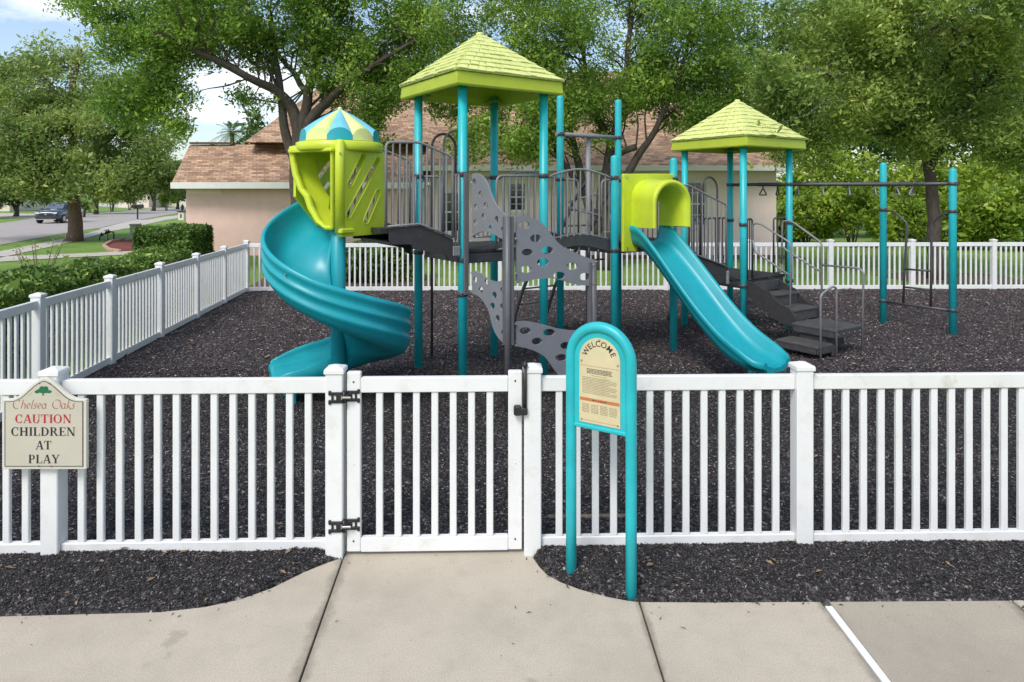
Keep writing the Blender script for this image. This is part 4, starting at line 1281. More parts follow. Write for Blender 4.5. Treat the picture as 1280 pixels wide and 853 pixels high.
# skin joining the opening to the back of the hood (the bulging cheek)
b = MB()
ring1 = [HL + dL * p[0] + ZA * p[1] + nL * .0 for p in o1]
cheek = [ring1[i] for i in (3, 4, 5, 6, 7, 8, 9, 0)]
back = [p - nL * (.30 if p.z > 2.3 else .22) + dL * .05 for p in cheek]
b.loft([cheek, [c_.lerp(d_, .5) + nL.cross(ZA) * 0 for c_, d_ in zip(cheek, back)], back], False, False, 0, True)
b.loft([[p + dL * .022 + ZA * .012 for p in cheek], [p + dL * .022 + ZA * .012 for p in back]], False, False, 0, True)
b.build("hood_cheek", LIME, HOOD)
# corner post, eave, dome
MB().tube([rise(HF, 2.005), rise(HF, 3.05), rise(HF, 3.075)], [.055, .055, .035], 16).build("hood_corner_post", LIME, HOOD)
MB().bbox(rise(HF, 2.03) + nR * .02 + dR * .06, (.22, .11, .06), (dR, nR, ZA), .015).build("hood_foot", LIME, HOOD)
for z in (2.92, 2.06):
    MB().tube([rise(HF, z) + Vector((.016, -.05, 0)), rise(HF, z) + Vector((.02, -.066, 0))], .014, 8).build("bolt", STEEL, HOOD)
MB().prism([(-.02, zc0 - .04), (LR * .0 + .70, zc0 - .04), (.70, zc0 + .0), (-.02, zc0 + .01)], [], HL + nL * .06, dL, ZA, nL, .06).build("hood_visor", LIME, HOOD, bevel=.012)
b = MB()
N = 10; r0 = .468; ph0 = math.atan2(HC.y, HC.x) + math.pi
circ = lambda r, z, n=40: [HC + Vector((r * math.cos(2 * math.pi * k / n), r * math.sin(2 * math.pi * k / n), z)) for k in range(n)]
b.loft([circ(.50, zc0 - .02), circ(.515, zc0), circ(.515, zc0 + .085), circ(.49, zc0 + .095), circ(.45, zc0 + .10)], True, True, 0, True)
b.build("hood_eave", LIME, HOOD)
dz0, dz1, zap = zc0 + .10, zc0 + .245, 3.49
def petal(k, mt_cone, mt_arch):
    b, c_ = MB(), MB()
    n = 10
    a0, a1 = ph0 + 2 * math.pi * (k - .5) / N, ph0 + 2 * math.pi * (k + .5) / N
    e = lambda t, r, z: HC + Vector((math.cos(lerp(a0, a1, t)) * r, math.sin(lerp(a0, a1, t)) * r, z))
    edge = []
    for i in range(n + 1):
        t = i / n; x = (t - .5) * 2
        hh = math.sqrt(max(0, 1 - (x * .96) ** 2))
        edge.append((t, dz0 + .02 + (dz1 - dz0 - .02) * hh))
    bot = [e(t, r0 + .01, dz0) for t, z in edge]
    topv = [e(t, r0 + .01 - .02 * (z - dz0) / .13, z) for t, z in edge]
    c_.loft([bot, topv], False, False, 0, True)
    # cone from arch top to the apex, slightly bulged
    rows = []
    for q in range(7):
        f = q / 6
        row = []
        for t, z in edge:
            zz = lerp(z, zap, f)
            rr_ = lerp(r0 + .022 - .04 * (z - dz0) / .13, .012, f) + .028 * math.sin(math.pi * f) * (.6 + .4 * (1 - abs(t - .5) * 2))
            row.append(e(t, rr_, zz))
        rows.append(row)
    b.loft(rows, False, False, 0, True)
    o = b.build("dome_petal", mt_cone, HOOD, normals=True)
    c_.build("petal_arch", mt_arch, HOOD)
for k in range(N): petal(k, PALET if k % 2 == 0 else PALEL, TEALP if k % 2 == 0 else LIMEF)
MB().lathe([(.02, 3.475), (.03, 3.49), (.022, 3.508), (.006, 3.515)], HC, 10).build("dome_finial", PALEL, HOOD)

# ---- wavy gray climbing panels zigzagging off the front post
Q1 = Vector((-.05, 7.59, 0)); Q2 = Vector((1.0, 8.29, 0))
def channel(p, z0, z1, off, name="panel_channel", foot=True):
    o = MB()
    if foot: o.tube([rise(p, -.1), rise(p, z1)], .036, 14)
    for d in off: o.bbox(rise(p + d, (z0 + z1) / 2), (.036, .06, z1 - z0), (Vector(d).normalized() if Vector(d).length > 0 else u, Vector((-d[1], d[0], 0)).normalized(), ZA), .005)
    r_ = o.build(name, CHAN, play)
    return r_
d1 = (Q1 - PF).normalized(); d2 = (Q2 - Q1).normalized()
channel(PF + d1 * .085, 1.20, 2.71, [d1 * .0 + d1 * .001], foot=False)
channel(Q1, .74, 2.20, [-d1 * .045, d2 * .055])
channel(Q2, .44, 1.62, [-d2 * .055, d2 * .02])
def plate(P, d, pix, holes):
    def s2(x, y):
        q = pl(P, d, x, y); return ((q - P).dot(d), q.z)
    # smooth the outline with a Catmull-Rom spline between marked corners
    out_ = []
    n = len(pix)
    for i in range(n):
        p0, p1, p2, p3 = pix[i - 1], pix[i], pix[(i + 1) % n], pix[(i + 2) % n]
        if len(p1) > 2 and len(p2) > 2:
            out_.append(s2(p1[0], p1[1])); continue
        a_ = p1 if len(p1) > 2 else p0; b_ = p2 if len(p2) > 2 else p3
        for k in range(5):
            t = k / 5
            f = lambda w0, w1, w2, w3: .5 * (2 * w1 + (w2 - w0) * t + (2 * w0 - 5 * w1 + 4 * w2 - w3) * t * t + (3 * w1 - w0 - 3 * w2 + w3) * t ** 3)
            out_.append(s2(f(a_[0], p1[0], p2[0], b_[0]), f(a_[1], p1[1], p2[1], b_[1])))
    hl = []
    for x, y, rx, ry in holes:
        hl.append([s2(q[0], q[1]) for q in ellipse(x, y, rx, ry, 18)])
    nrm = Vector((d.y, -d.x, 0))
    return MB().prism(out_, hl, P, d, ZA, nrm, .022).build("climbing_panel", PANEL, play, bevel=.003)
c = 'c'
plate(PF, d1, [(591, 218, c), (596, 216.5), (602, 219), (609, 228), (614, 242), (620, 255), (627, 264), (635, 269.5, c), (635, 303, c), (627, 298), (619, 293.5), (611, 290), (603, 290), (596, 293), (591, 296, c)],
      [(593.8, 227.5, 2.5, 4), (601.5, 243, 2.6, 4), (596, 259, 2.6, 4.2), (608, 257, 2.5, 4), (605.5, 271, 2.6, 4.3), (595.5, 278.5, 2.6, 4), (622.3, 274.5, 2.8, 4.4), (614, 285, 2.1, 3.4), (629.5, 287, 2.3, 4)])
plate(PF, d1, [(591, 339.5, c), (596, 339.5), (603, 343), (610, 348.5), (619, 352), (627, 351), (635, 347.5, c), (635, 432, c), (629, 428), (622, 420), (616, 407), (612, 390), (605, 377), (598, 370), (591, 367, c)],
      [(595, 350, 2.5, 4), (609, 352.5, 2.4, 3.8), (602, 362.5, 2.7, 4), (629, 363, 2.6, 4), (619, 369, 2.8, 4.2), (616.5, 382.5, 2.8, 4.2), (628.5, 383.5, 2.6, 4.2), (623, 398, 2.6, 4.2), (630, 416.5, 2.6, 4.6)])
plate(Q1, d2, [(645, 270.5, c), (655, 270), (668, 273.5), (680, 282), (690, 295), (700, 306), (714, 314), (728, 320), (744, 325.5, c), (744, 357.5, c), (730, 357), (716, 355), (702, 350.5), (688, 348), (674, 348.5), (660, 351), (645, 354.5, c)],
      [(655, 282, 7, 5), (669, 298, 7, 5), (658.5, 315.5, 7, 4.3), (683.5, 313, 7.2, 5), (678, 328, 7.2, 5), (657, 337, 7, 4.6), (714.5, 333, 7.2, 4.6), (698.5, 344.5, 7.3, 4.7), (730.5, 346, 7.2, 4.7)])
plate(Q1, d2, [(645, 402, c), (658, 401.5), (672, 404), (684, 407), (698, 411), (714, 413), (728, 412.5), (744, 409, c), (744, 487, c), (730, 487), (714, 482), (700, 472), (690, 459), (680, 446), (668, 439), (656, 435), (645, 433, c)],
      [(656, 413.5, 7, 4.3), (686, 415.5, 7.5, 4.5), (670.5, 426.5, 6.8, 4.3), (707, 432, 7.4, 4.5), (701, 447, 7.4, 4.4), (726, 428, 7, 4.4), (722, 463, 7, 4.6), (735, 447, 5.5, 4.4)])
def pbolts():
    for P, d, xs, ys in ((PF, d1, 589.0, (228, 262, 300, 341, 364)), (Q1, d2, 644.5, (298, 341, 352, 404, 431)), (Q2, d2, 741.5, (331, 354, 412))):
        for y in ys:
            c_ = pl(P, d1 if P is PF else d2, xs, y)
            nn = Vector((c_.x, c_.y, 0)).normalized() * -1
            MB().tube([c_ + nn * .02, c_ + nn * .046], .011, 8).build("bolt", STEEL, play)
pbolts()

# ---- straight slide with its hood
SM = (A + B) / 2
sdv = -v
def straight():
    T = [0, .10, .22, .40, .68, .96, 1.24, 1.48, 1.68, 1.86, 2.04, 2.20, 2.42]
    Z = [1.74, 1.74, 1.70, 1.58, 1.34, 1.08, .82, .62, .48, .39, .345, .33, .315]
    Wl = [.24, .24, .24, .23, .22, .215, .215, .215, .21, .20, .165, .10, .05]
    rings = []
    for k in range(48):
        t = 2.30 * (1 - (1 - k / 47) ** 1.25)
        z, w = interp(T, Z, t), interp(T, Wl, t)
        # smooth the bed
        z = (interp(T, Z, max(0, t - .08)) + z * 2 + interp(T, Z, min(2.42, t + .08))) / 4
        f = max(0, (t - 2.0) / .30); sc = 1 - .16 * f * f - .26 * f ** 6
        hb = (.275 + .02 * min(1, t)) * sc
        P = [(-hb - .085, w - .01), (-hb - .068, w + .012), (-hb - .045, w + .008), (-hb - .02, w - .02), (-hb + .01, w * .35), (-hb + .05, .02), (-hb + .10, 0), (hb - .10, 0), (hb - .05, .02), (hb - .01, w * .35), (hb + .02, w - .02), (hb + .045, w + .008), (hb + .068, w + .012), (hb + .085, w - .01),
             (hb + .085, w - .06), (hb + .065, w - .085), (hb + .055, w * .3), (hb + .02, -.035), (hb - .05, -.055), (-hb + .05, -.055), (-hb - .02, -.035), (-hb - .055, w * .3), (-hb - .065, w - .085), (-hb - .085, w - .06)]
        dx = -.02 * t
        rings.append([SM + sdv * t + u * (p[0] + dx) + ZA * (z + p[1]) for p in P])
    b = MB(); b.loft(rings, True, True, 0, True)
    s = b.build("straight_slide", TEALP, play)
    c_ = SM + sdv * 1.9
    MB().tube([c_ + ZA * -.1, c_ + ZA * .32], .05, 14).build("slide_foot", TEAL, s)
    return s
straight()
dAB = (B - A).normalized()
ho, _ = ppix(A, B, [(778, 217.5), (841.5, 217.5), (843, 219), (843, 292), (828, 292), (828, 262), (822, 249), (810, 246), (800, 252), (796, 265), (795, 315), (776.5, 315), (776.5, 219)])
sh = MB().prism(ho, [], A - v * .015, dAB, ZA, v, .05).build("slide_hood", LIME, play, bevel=.012)
def barrel():
    b = MB()
    def arch(w, zb, zt, off, dx, n=18):
        c_ = SM - v * off + u * dx
        pts = [c_ + u * (-w) + ZA * zb]
        zc_ = zt - w * .92
        for k in range(n + 1):
            a_ = math.pi * (1 - k / n)
            pts.append(c_ + u * (w * math.cos(a_)) + ZA * (zc_ + w * .92 * math.sin(a_)))
        pts.append(c_ + u * w + ZA * zb)
        return pts
    O = [arch(.32, 1.96, 2.67, .03, 0), arch(.335, 1.96, 2.67, .25, 0), arch(.365, 1.96, 2.66, .46, .0), arch(.39, 1.965, 2.66, .54, 0), arch(.385, 1.97, 2.65, .565, 0)]
    I = [arch(.335, 1.97, 2.60, .565, 0), arch(.28, 1.975, 2.57, .50, 0), arch(.265, 1.97, 2.56, .03, 0)]
    b.loft(O + I, False, False, 0, True)
    # close the lower edges
    for e in (0, -1):
        ring = [r_[e] for r_ in O + I]
        b.add(ring, [list(range(len(ring)))])
    b.build("hood_barrel", LIME, sh)
barrel()
for x, y in ((781, 222), (838, 222), (781, 310)):
    c_ = pl(A, dAB, x, y) - v * .05
    MB().tube([c_, c_ - v * .014], .014, 8).build("bolt", STEEL, sh)
MB().tube([at(838.5, 380, 12.9), at(834.5, 404, 12.9)], .03, 8).build("brace_foot", DGREY, play)

# ---- ramp from deck 2 down to deck 3
rdd = (TF - B).normalized()
ro, _ = ppix(B, TF, [(850, 309), (857, 311), (878, 322), (909, 334), (911, 334), (911, 352), (888, 356), (872, 352), (858, 340), (850, 332)])
nrm = Vector((rdd.y, -rdd.x, 0))
wv = v * (BAY * .93)
ro2 = [(0.05, 1.80), (.3, 1.74), ((TF - B).length - .1, 1.08), ((TF - B).length - .1, .95), (.3, 1.60), (.05, 1.66)]
for off in (v * .03, v * .03 + wv):
    MB().prism(ro if off.length < .1 else ro2, [], B + off, rdd, ZA, nrm, .035).build("ramp_side", DECK, play)
LR3 = (TF - B).length
MB().prism([(.06, 1.74), (.25, 1.68), (LR3 - .12, 1.02), (LR3 - .04, 1.0), (LR3 - .04, .94), (LR3 - .14, .96), (.23, 1.62), (.06, 1.68)], [], B + v * .06 + wv / 2, rdd, ZA, v, BAY * .88).build("ramp_deck", DECK, play)
for k in range(3):
    t = (.30 + .26 * k) ; s_ = LR3 * t
    MB().bbox(B + rdd * s_ + v * .06 + wv / 2 + ZA * (1.72 - (s_ - .2) * .66 / (LR3 - .32)), (.05, BAY * .84, .03), (rdd, v, ZA), .008).build("ramp_cleat", DECK, play)
for off in (Vector((0, 0, 0)), wv + v * .05):
    P = B + v * .0
    tp = [pl(P, rdd, x, y) + off for x, y in ((853, 231.5), (861, 232), (907.5, 256))]
    bp = [pl(P, rdd, x, y) + off for x, y in ((853, 312), (861, 315), (907.5, 333))]
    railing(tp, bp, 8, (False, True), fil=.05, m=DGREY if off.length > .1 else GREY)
    m = MB(); e = pl(P, rdd, 909.5, 347) + off
    m.bbox(e, (.05, .04, .22), (rdd, v, ZA), .008); m.build("rail_bracket", GREY, play)
hoop(pl(B + v * .7, rdd, 876.5, 300), pl(B + v * .7, rdd, 896.5, 300), 1.30, 2.75, DGREY, .018)

# ---- deck 3 barriers
def barrier(p, q, z0, z1, n, m=DGREY): railing([rise(p, z1), rise(q, z1)], [rise(p, z0), rise(q, z0)], n, (True, True), m=m, fil=.06)
barrier(h(.10, 0), h(.24, 0), D3 - .02, 2.02, 1)
barrier(h(.84, 0), h(W3 - .10, 0), D3 + .05, 2.02, 2)
barrier(h(.12, W3), h(W3 - .12, W3), D3 + .08, 1.98, 9)
barrier(h(.0, .95), h(.0, W3 - .1), D3 + .05, 1.98, 3)
# the transfer stairs
def stair():
    u0, u1 = .02, .72
    treads = [(-.30, -.58, .80), (-.58, -.93, .60)]
    st = None
    for va, vb, z in treads:
        o = MB().bbox(h((u0 + u1) / 2, (va + vb) / 2, z - .02), (u1 - u0 - .05, va - vb + .03, .04), (u, v, ZA), .008).build("stair_tread", TREAD, play)
        st = st or o
    for vr, za, zb in ((-.20, .80, .97), (-.565, .60, .78), (-.92, .42, .58)):
        MB().bbox(h((u0 + u1) / 2, vr, (za + zb) / 2), (u1 - u0 - .06, .02, zb - za), (u, v, ZA), .004).build("stair_riser", DGREY, play)
    side_ = [(.02, .99), (.02, .70), (-.15, .68), (-.26, .56), (-.34, .53), (-.50, .50), (-.60, .40), (-.75, .36), (-.98, .33), (-.98, .50), (-.86, .62), (-.72, .66), (-.60, .74), (-.50, .84), (-.36, .88), (-.20, .96)]
    for uu in (u0, u1):
        MB().prism(side_, [], h(uu, 0), v, ZA, u, .03).build("stair_stringer", DECK, play, bevel=.004)
    # landing
    MB().bbox(h(.28, -1.34, .40), (.74, .72, .045), (u, v, ZA), .012).build("stair_landing", TREAD, play)
    s = MB()
    s.bbox(h(.28, -1.685, .335), (.72, .02, .09), (u, v, ZA), .004); s.bbox(h(.635, -1.34, .335), (.02, .66, .09), (u, v, ZA), .004); s.bbox(h(-.075, -1.34, .335), (.02, .66, .09), (u, v, ZA), .004)
    s.build("landing_skirt", DGREY, play)
    MB().bbox(h(.20, -1.30, .22), (.5, .45, .22), (u, v, ZA), .01).build("landing_box", DECK, play)
    MB().bbox(h(-.26, -1.30, .185), (.42, .70, .045), (u, v, ZA), .012).build("lower_step", TREAD, play)
    s = MB(); s.bbox(h(-.26, -1.64, .125), (.40, .02, .08), (u, v, ZA), .004); s.bbox(h(-.455, -1.30, .125), (.02, .64, .08), (u, v, ZA), .004); s.bbox(h(-.05, -1.645, .1), (.07, .03, .14), (u, v, ZA), .004)
    s.build("step_skirt", DGREY, play)
    for k in range(5):
        c_ = h(-.02 + .15 * k, -1.697, .345)
        MB().tube([c_, c_ - v * .012], .010, 8).build("bolt", STEEL, play)
    # handrails
    def hrail(pts, name="handrail", r=.0165, fil=.08): MB().tube(fillet(pts, fil, 6), r, 10).build(name, GREY, play)
    PL_ = h(.17, .10)
    fl = lambda x, y: pl(h(.13, 0), -v, x, y)
    hrail([fl(941, 315), fl(941, 279.5), fl(950, 279.5), fl(989, 304.5), fl(987, 421)])
    hrail([fl(941, 300), fl(944, 315), fl(988, 345)], fil=.04)
    fr = lambda x, y: pl(h(.74, 0), -v, x, y)
    hrail([fr(977, 330), fr(978, 276), fr(990, 277), fr(1027.5, 304), fr(1027, 404)])
    hrail([fr(978, 308), fr(984, 314), fr(1027.5, 341)], fil=.04)
    e = h(.66, -.98); e2 = h(.66, -1.69)
    ft = lambda x, y: pl(e, -v, x, y)
    hrail([ft(1027.5, 331.5), ft(1074, 335.5), ft(1079.5, 341), ft(1077.5, 447)], fil=.05)
    lo = h(-.44, -1.68); la = h(-.06, -1.70)
    hrail([rise(lo, -.08), rise(lo, .97), rise(lo.lerp(la, .35), 1.03), rise(la - u * .08, 1.08), rise(la, 1.04), rise(la, -.08)], fil=.06)
stair()

# ---- overhead trapeze rail
b1, b2 = (rise(TR, 2.63), rise(TB, 2.63))
MB().tube([b1 - v * .07, b2 + v * .07], .03, 12).build("end_bar", DGREY, play)
MB().tube([rise(E1, 2.63) + (E1 - E2).normalized() * .08, rise(E2, 2.63) - (E1 - E2).normalized() * .08], .032, 12).build("end_bar", DGREY, play)
m0, m1 = (b1 + b2) / 2, rise((E1 + E2) / 2, 2.63)
beam = []
for k in range(21):
    t = k / 20
    hrm = m0 * ((1 + 2 * t) * (1 - t) ** 2) + u * 1.6 * (t * (1 - t) ** 2) + m1 * (t * t * (3 - 2 * t)) + u * 1.6 * (t * t * (t - 1))
    beam.append(hrm)
BM = MB().tube(beam, .036, 14).build("overhead_beam", DGREY, play)
for k in range(8):
    t = (k + .5) / 8
    i = min(19, int(t * 20)); p = beam[i].lerp(beam[i + 1], t * 20 - i)
    tg = (beam[i + 1] - beam[i]).normalized(); sd = Vector((-tg.y, tg.x, 0))
    if k in (0, 7): sd = (sd * .35 + tg * .9).normalized()
    tri = [p - ZA * .07, p - ZA * .20 - sd * .11, p - ZA * .20 + sd * .11]
    m = MB(); pts = []
    for a_ in range(3):
        x0, x1, x2 = tri[a_ - 1], tri[a_], tri[(a_ + 1) % 3]
        for q in range(4):
            tt = q / 3; A_ = x1 + (x0 - x1).normalized() * .03; B_ = x1 + (x2 - x1).normalized() * .03
            pts.append(A_ * (1 - tt) ** 2 + x1 * 2 * tt * (1 - tt) + B_ * tt * tt)
    m.tube(pts, .0125, 8, closed=True); m.tube([p, p - ZA * .09], .014, 8)
    m.build("trapeze_handle", DGREY if k < 2 else GREY, BM)
# access ladder between the end posts
ee = (E2 - E1).normalized()
pe = lambda x, y: pl(E1, ee, x, y)
LD = None
for pts in ([(1104, 263.6), (1116, 263.6), (1134, 279), (1131, 330), (1129, 380)], [(1194, 267), (1178, 267), (1164.5, 279), (1164, 330), (1163.5, 384)]):
    o = MB().tube(fillet([pe(*p) for p in pts], .08, 5), .021, 10).build("access_ladder", DGREY, play); LD = LD or o
for p, q in (((1130.5, 336.5), (1164, 339)), ((1130, 359), (1164, 362.5))):
    MB().tube([pe(*p), pe(*q)], .018, 10).build("ladder_rung", DGREY, LD)
MB().tube([pe(1100, 376), pe(1197, 389.8)], .025, 12).build("lower_bar", DGREY, play)
# ================================================================== HOUSE
house = thing("pink_house", "pink stucco house with a brown shingled roof behind the playground", "house", (-1.3, 30, 0))
def wallbox(m, x0, x1, y0, y1, z0, z1, mi=0): m.box(((x0 + x1) / 2, (y0 + y1) / 2, (z0 + z1) / 2), (x1 - x0, y1 - y0, z1 - z0), None, mi)
WINS = [(1.0 - .80, .95, 1.80, 2.92, 0), (-2.72, -2.10, .85, 2.55, 1), (6.98, 7.78, 1.15, 2.92, 2)]
WINS = [(-.16, .56, 1.75, 2.88), (-2.80, -2.05, .90, 2.52), (6.95, 7.80, 1.15, 2.92)]
m = MB()
def sxz(x0, x1, z0, z1): return [(x0, z0), (x1, z0), (x1, z1), (x0, z1)]
m.prism(sxz(-3.2, 10.62, -.1, 3.40), [sxz(*w) for w in WINS], (0, 27.15, 0), XA, ZA, YA, .3)
m.build("front_wall", STUCCOP, house)
m = MB(); wallbox(m, 10.32, 10.62, 27.301, 42, -.1, 3.40); m.build("side_wall", STUCCOP, house)
m = MB(); m.box((-8.15, 27.15, 1.35), (9.9, .3, 2.9)); m.build("garage_wall", STUCCO, house)
m = MB(); m.box((-12.95, 32.3, 1.35), (.3, 9.99, 2.9)); m.build("side_wall", STUCCO, house)
m = MB(); m.box((-12.35, 26.985, 2.55), (1.35, .04, .22)); m.build("wall_band", STUCCOP, house)
# roofs
m = MB()
mp_ = [(10.92, 26.4, 3.56), (-3.5, 26.4, 3.56), (-3.5, 28.10, 4.6), (-11.2, 28.10, 4.6), (-8.96, 35, 8.8), (8.0, 35, 8.8)]
m.add(mp_, [(0, 1, 2, 3, 4, 5)])
m.add([(10.92, 26.4, 3.56), (8.0, 35, 8.8), (10.92, 43.6, 3.56)], [(0, 1, 2)])
m.add([(-11.2, 28.10, 4.6), (-11.2, 41.9, 4.6), (-8.96, 35, 8.8)], [(0, 1, 2)])
m.add([(10.92, 43.6, 3.56), (8.0, 35, 8.8), (-8.96, 35, 8.8), (-11.2, 41.9, 4.6)], [(0, 1, 2, 3)])
m.add([(-3.5, 26.4, 3.56), (-3.5, 28.1, 4.6), (-3.5, 29, 3.0), (-3.5, 26.4, 3.0)], [(0, 1, 2, 3)])
m.build("main_roof", SHINGLE, house, normals=True)
m = MB()
m.add([(-13.36, 26.4, 2.90), (-3.2, 26.4, 2.90), (-3.2, 29.4, 4.62), (-14.0, 29.2, 4.58), (-13.9, 36.5, 3.2), (-3.2, 36.5, 3.2)], [(0, 1, 2, 3), (3, 2, 5, 4), (0, 3, 4)])
gr = m.build("garage_roof", SHINGLE, house)
MB().box((-13.0, 29.15, 4.64), (1.9, .22, .08)).build("ridge_vent", mat("dark_ridge_vent", (.10, .06, .045), .8), gr)
m = MB(); m.box((3.71, 26.35, 3.455), (14.42, .06, .21)); m.box((10.93, 35, 3.455), (.06, 17.1, .21)); m.build("fascia", TRIM, house)
m = MB(); m.box((3.6, 26.70, 3.365), (14.1, .6, .03)); m.build("soffit", mat("tan_soffit", (.44, .35, .27), .8, .05), house)
m = MB(); m.box((-8.4, 26.35, 2.775), (9.92, .06, .25)); m.box((-13.39, 31, 2.775), (.06, 9.2, .25)); m.build("fascia", TRIM, house)
m = MB(); m.box((-8.35, 26.70, 2.665), (9.8, .6, .03)); m.build("soffit", mat("tan_soffit", (.44, .35, .27), .8, .05), house)
for x0, x1, z0, z1 in WINS:
    w = MB(); cx, cz = (x0 + x1) / 2, (z0 + z1) / 2
    for a_, b_, c_, d_ in ((x0, x0 + .05, z0, z1), (x1 - .05, x1, z0, z1), (x0 + .05, x1 - .05, z0, z0 + .05), (x0 + .05, x1 - .05, z1 - .05, z1), (x0 + .05, x1 - .05, cz - .03, cz + .03)):
        w.box(((a_ + b_) / 2, 27.08, (c_ + d_) / 2), (b_ - a_, .06, d_ - c_))
    for z_ in ((z0 + cz) / 2, (z1 + cz) / 2): w.box((cx, 27.085, z_), (x1 - x0 - .1, .03, .022))
    w.box((cx, 27.087, cz), (.022, .03, z1 - z0 - .1))
    for a_, b_, c_, d_ in ((x0 - .12, x0, z0 - .1, z1 + .12), (x1, x1 + .12, z0 - .1, z1 + .12), (x0, x1, z1, z1 + .12), (x0, x1, z0 - .1, z0)):
        w.box(((a_ + b_) / 2, 26.98, (c_ + d_) / 2), (b_ - a_, .05, d_ - c_))
    wo = w.build("window", TRIM, house)
    MB().box((cx, 27.115, cz), (x1 - x0 - .02, .02, z1 - z0 - .02)).build("pane", GLASS, wo)
MB().box((9.15, 26.97, 1.42), (.12, .06, .16)).build("wall_outlet", TRIM, house, bevel=.01)

# ================================================================== PLANTS
def leaf_cloud(cent, n_each, spread, size, up=.35, flat=1.0):
    """leaf quads gathered in clumps round the given centres"""
    cent = np.asarray(cent, dtype=np.float64)
    c = np.repeat(cent, n_each, axis=0); n = len(c)
    off = rng.normal(0, 1, (n, 3)); off /= np.linalg.norm(off, axis=1)[:, None]
    off *= (rng.uniform(0, 1, n) ** .55)[:, None] * spread
    off[:, 2] *= flat
    p = c + off
    a = rng.normal(0, 1, (n, 3)); a /= np.linalg.norm(a, axis=1)[:, None]
    nr = rng.normal(0, 1, (n, 3)); nr[:, 2] += up * 2.2; nr /= np.linalg.norm(nr, axis=1)[:, None]
    a -= nr * (a * nr).sum(1)[:, None]; a /= np.linalg.norm(a, axis=1)[:, None] + 1e-9
    w = np.cross(nr, a)
    s = (size * np.exp(rng.normal(-.04, .38, n)))[:, None]
    V = np.stack([p - a * s, p - w * s * .42 + a * s * .1, p + a * s, p + w * s * .42 + a * s * .1], 1)
    return V.reshape(-1, 3)

def quads_obj(name, V, m, parent):
    n = len(V) // 4
    return fast_mesh(name, V - np.array(root_loc(parent)), np.arange(n * 4).reshape(n, 4), 4, m, parent)

def blob_points(blob, n, seed, hollow=.45, hole=.0):
    x, y, z, rx, ry, rz = blob
    pts = []
    k = 0
    while len(pts) < n and k < n * 12:
        k += 1
        d = rng.normal(0, 1, 3); d /= np.linalg.norm(d)
        r = rng.uniform(hollow ** 3, 1) ** (1 / 3)
        # lumpy outline
        lump = 1 + .34 * noise.noise(Vector(d * 2.1) + Vector((seed, 0, 0)))
        p = np.array([x + d[0] * rx * r * lump, y + d[1] * ry * r * lump, z + d[2] * rz * r * lump])
        if hole and noise.noise(Vector(p * .75) + Vector((0, seed * 3.1, 0))) < hole - .5: continue
        pts.append(p)
    return pts

def tree(name, label, base, limbs, blobs, leafm, barkm, size, per=26, spread=.42, group=None, hole=.35, twigs=.5, cat="tree", flare=1.35, hollow=.45, sprig=None):
    t = thing(name, label, cat, base, group)
    b = MB()
    for path, rad in limbs:
        P = fillet(path, .9, 4)
        n = len(P)
        rr_ = [lerp(rad[0], rad[1], i / (n - 1)) for i in range(n)]
        Q = []
        for i, p in enumerate(P):
            q = Vector(p)
            if 0 < i < n - 1: q += Vector((noise.noise(q * 1.3), noise.noise(q * 1.3 + Vector((9, 0, 0))), 0)) * .07
            Q.append(q)
        if flare and Q[0].z < .2: rr_[0] *= flare
        b.tube(Q, rr_, 10)
    pts_all = []
    tips = []
    for path, rad in limbs:
        if rad[0] < .05 or len(path) < 2: continue
        F_ = fillet(path, .9, 4)
        for i_ in range(2, len(F_)):
            k_ = max(1, int((F_[i_] - F_[i_ - 1]).length / .35))
            tips += [q for q in (F_[i_ - 1].lerp(F_[i_], q_ / k_) for q_ in range(1, k_ + 1)) if q.z > 3.4 or Vector(F_[0]).z > 1.5 and q.z > 2.9]
    used = {}
    for i, (bl, n) in enumerate(blobs):
        pts = blob_points(bl, n, i * 1.7 + base[0], hollow, hole)
        pts_all += pts
        for p in pts:
            if tips and random.random() < twigs * .35:
                pv = Vector(p)
                qi = min(range(len(tips)), key=lambda s: (tips[s] - pv).length + .9 * used.get(s, 0))
                q = tips[qi]
                if .3 < (q - pv).length < 1.9 and used.get(qi, 0) < 2:
                    used[qi] = used.get(qi, 0) + 1
                    mid = q.lerp(pv, .5) + Vector((random.uniform(-.2, .2), random.uniform(-.2, .2), random.uniform(0, .3)))
                    b.tube(fillet([q, mid, mid.lerp(pv, .5) + Vector((random.uniform(-.15, .15), 0, random.uniform(-.1, .15))), pv], .5, 2), [.030, .028, .025, .021, .017, .014, .010, .006], 5, cap=False)
    b.build("trunk", barkm, t, normals=False)
    VV = leaf_cloud(pts_all, per, spread, size, flat=.75)
    if sprig is not None: VV = np.concatenate([VV, leaf_cloud(sprig, 6, .07, .036)])
    quads_obj("crown", VV, leafm, t)
    return t

def A_(px, py, Y): return at(px, py, Y)
def blob(px, py, Y, rpx, rpy, ry=None):
    c_ = at(px, py, Y); k = Y / F0
    return (c_.x, c_.y, c_.z, rpx * k, ry if ry else (rpx + rpy) / 2 * k, rpy * k)

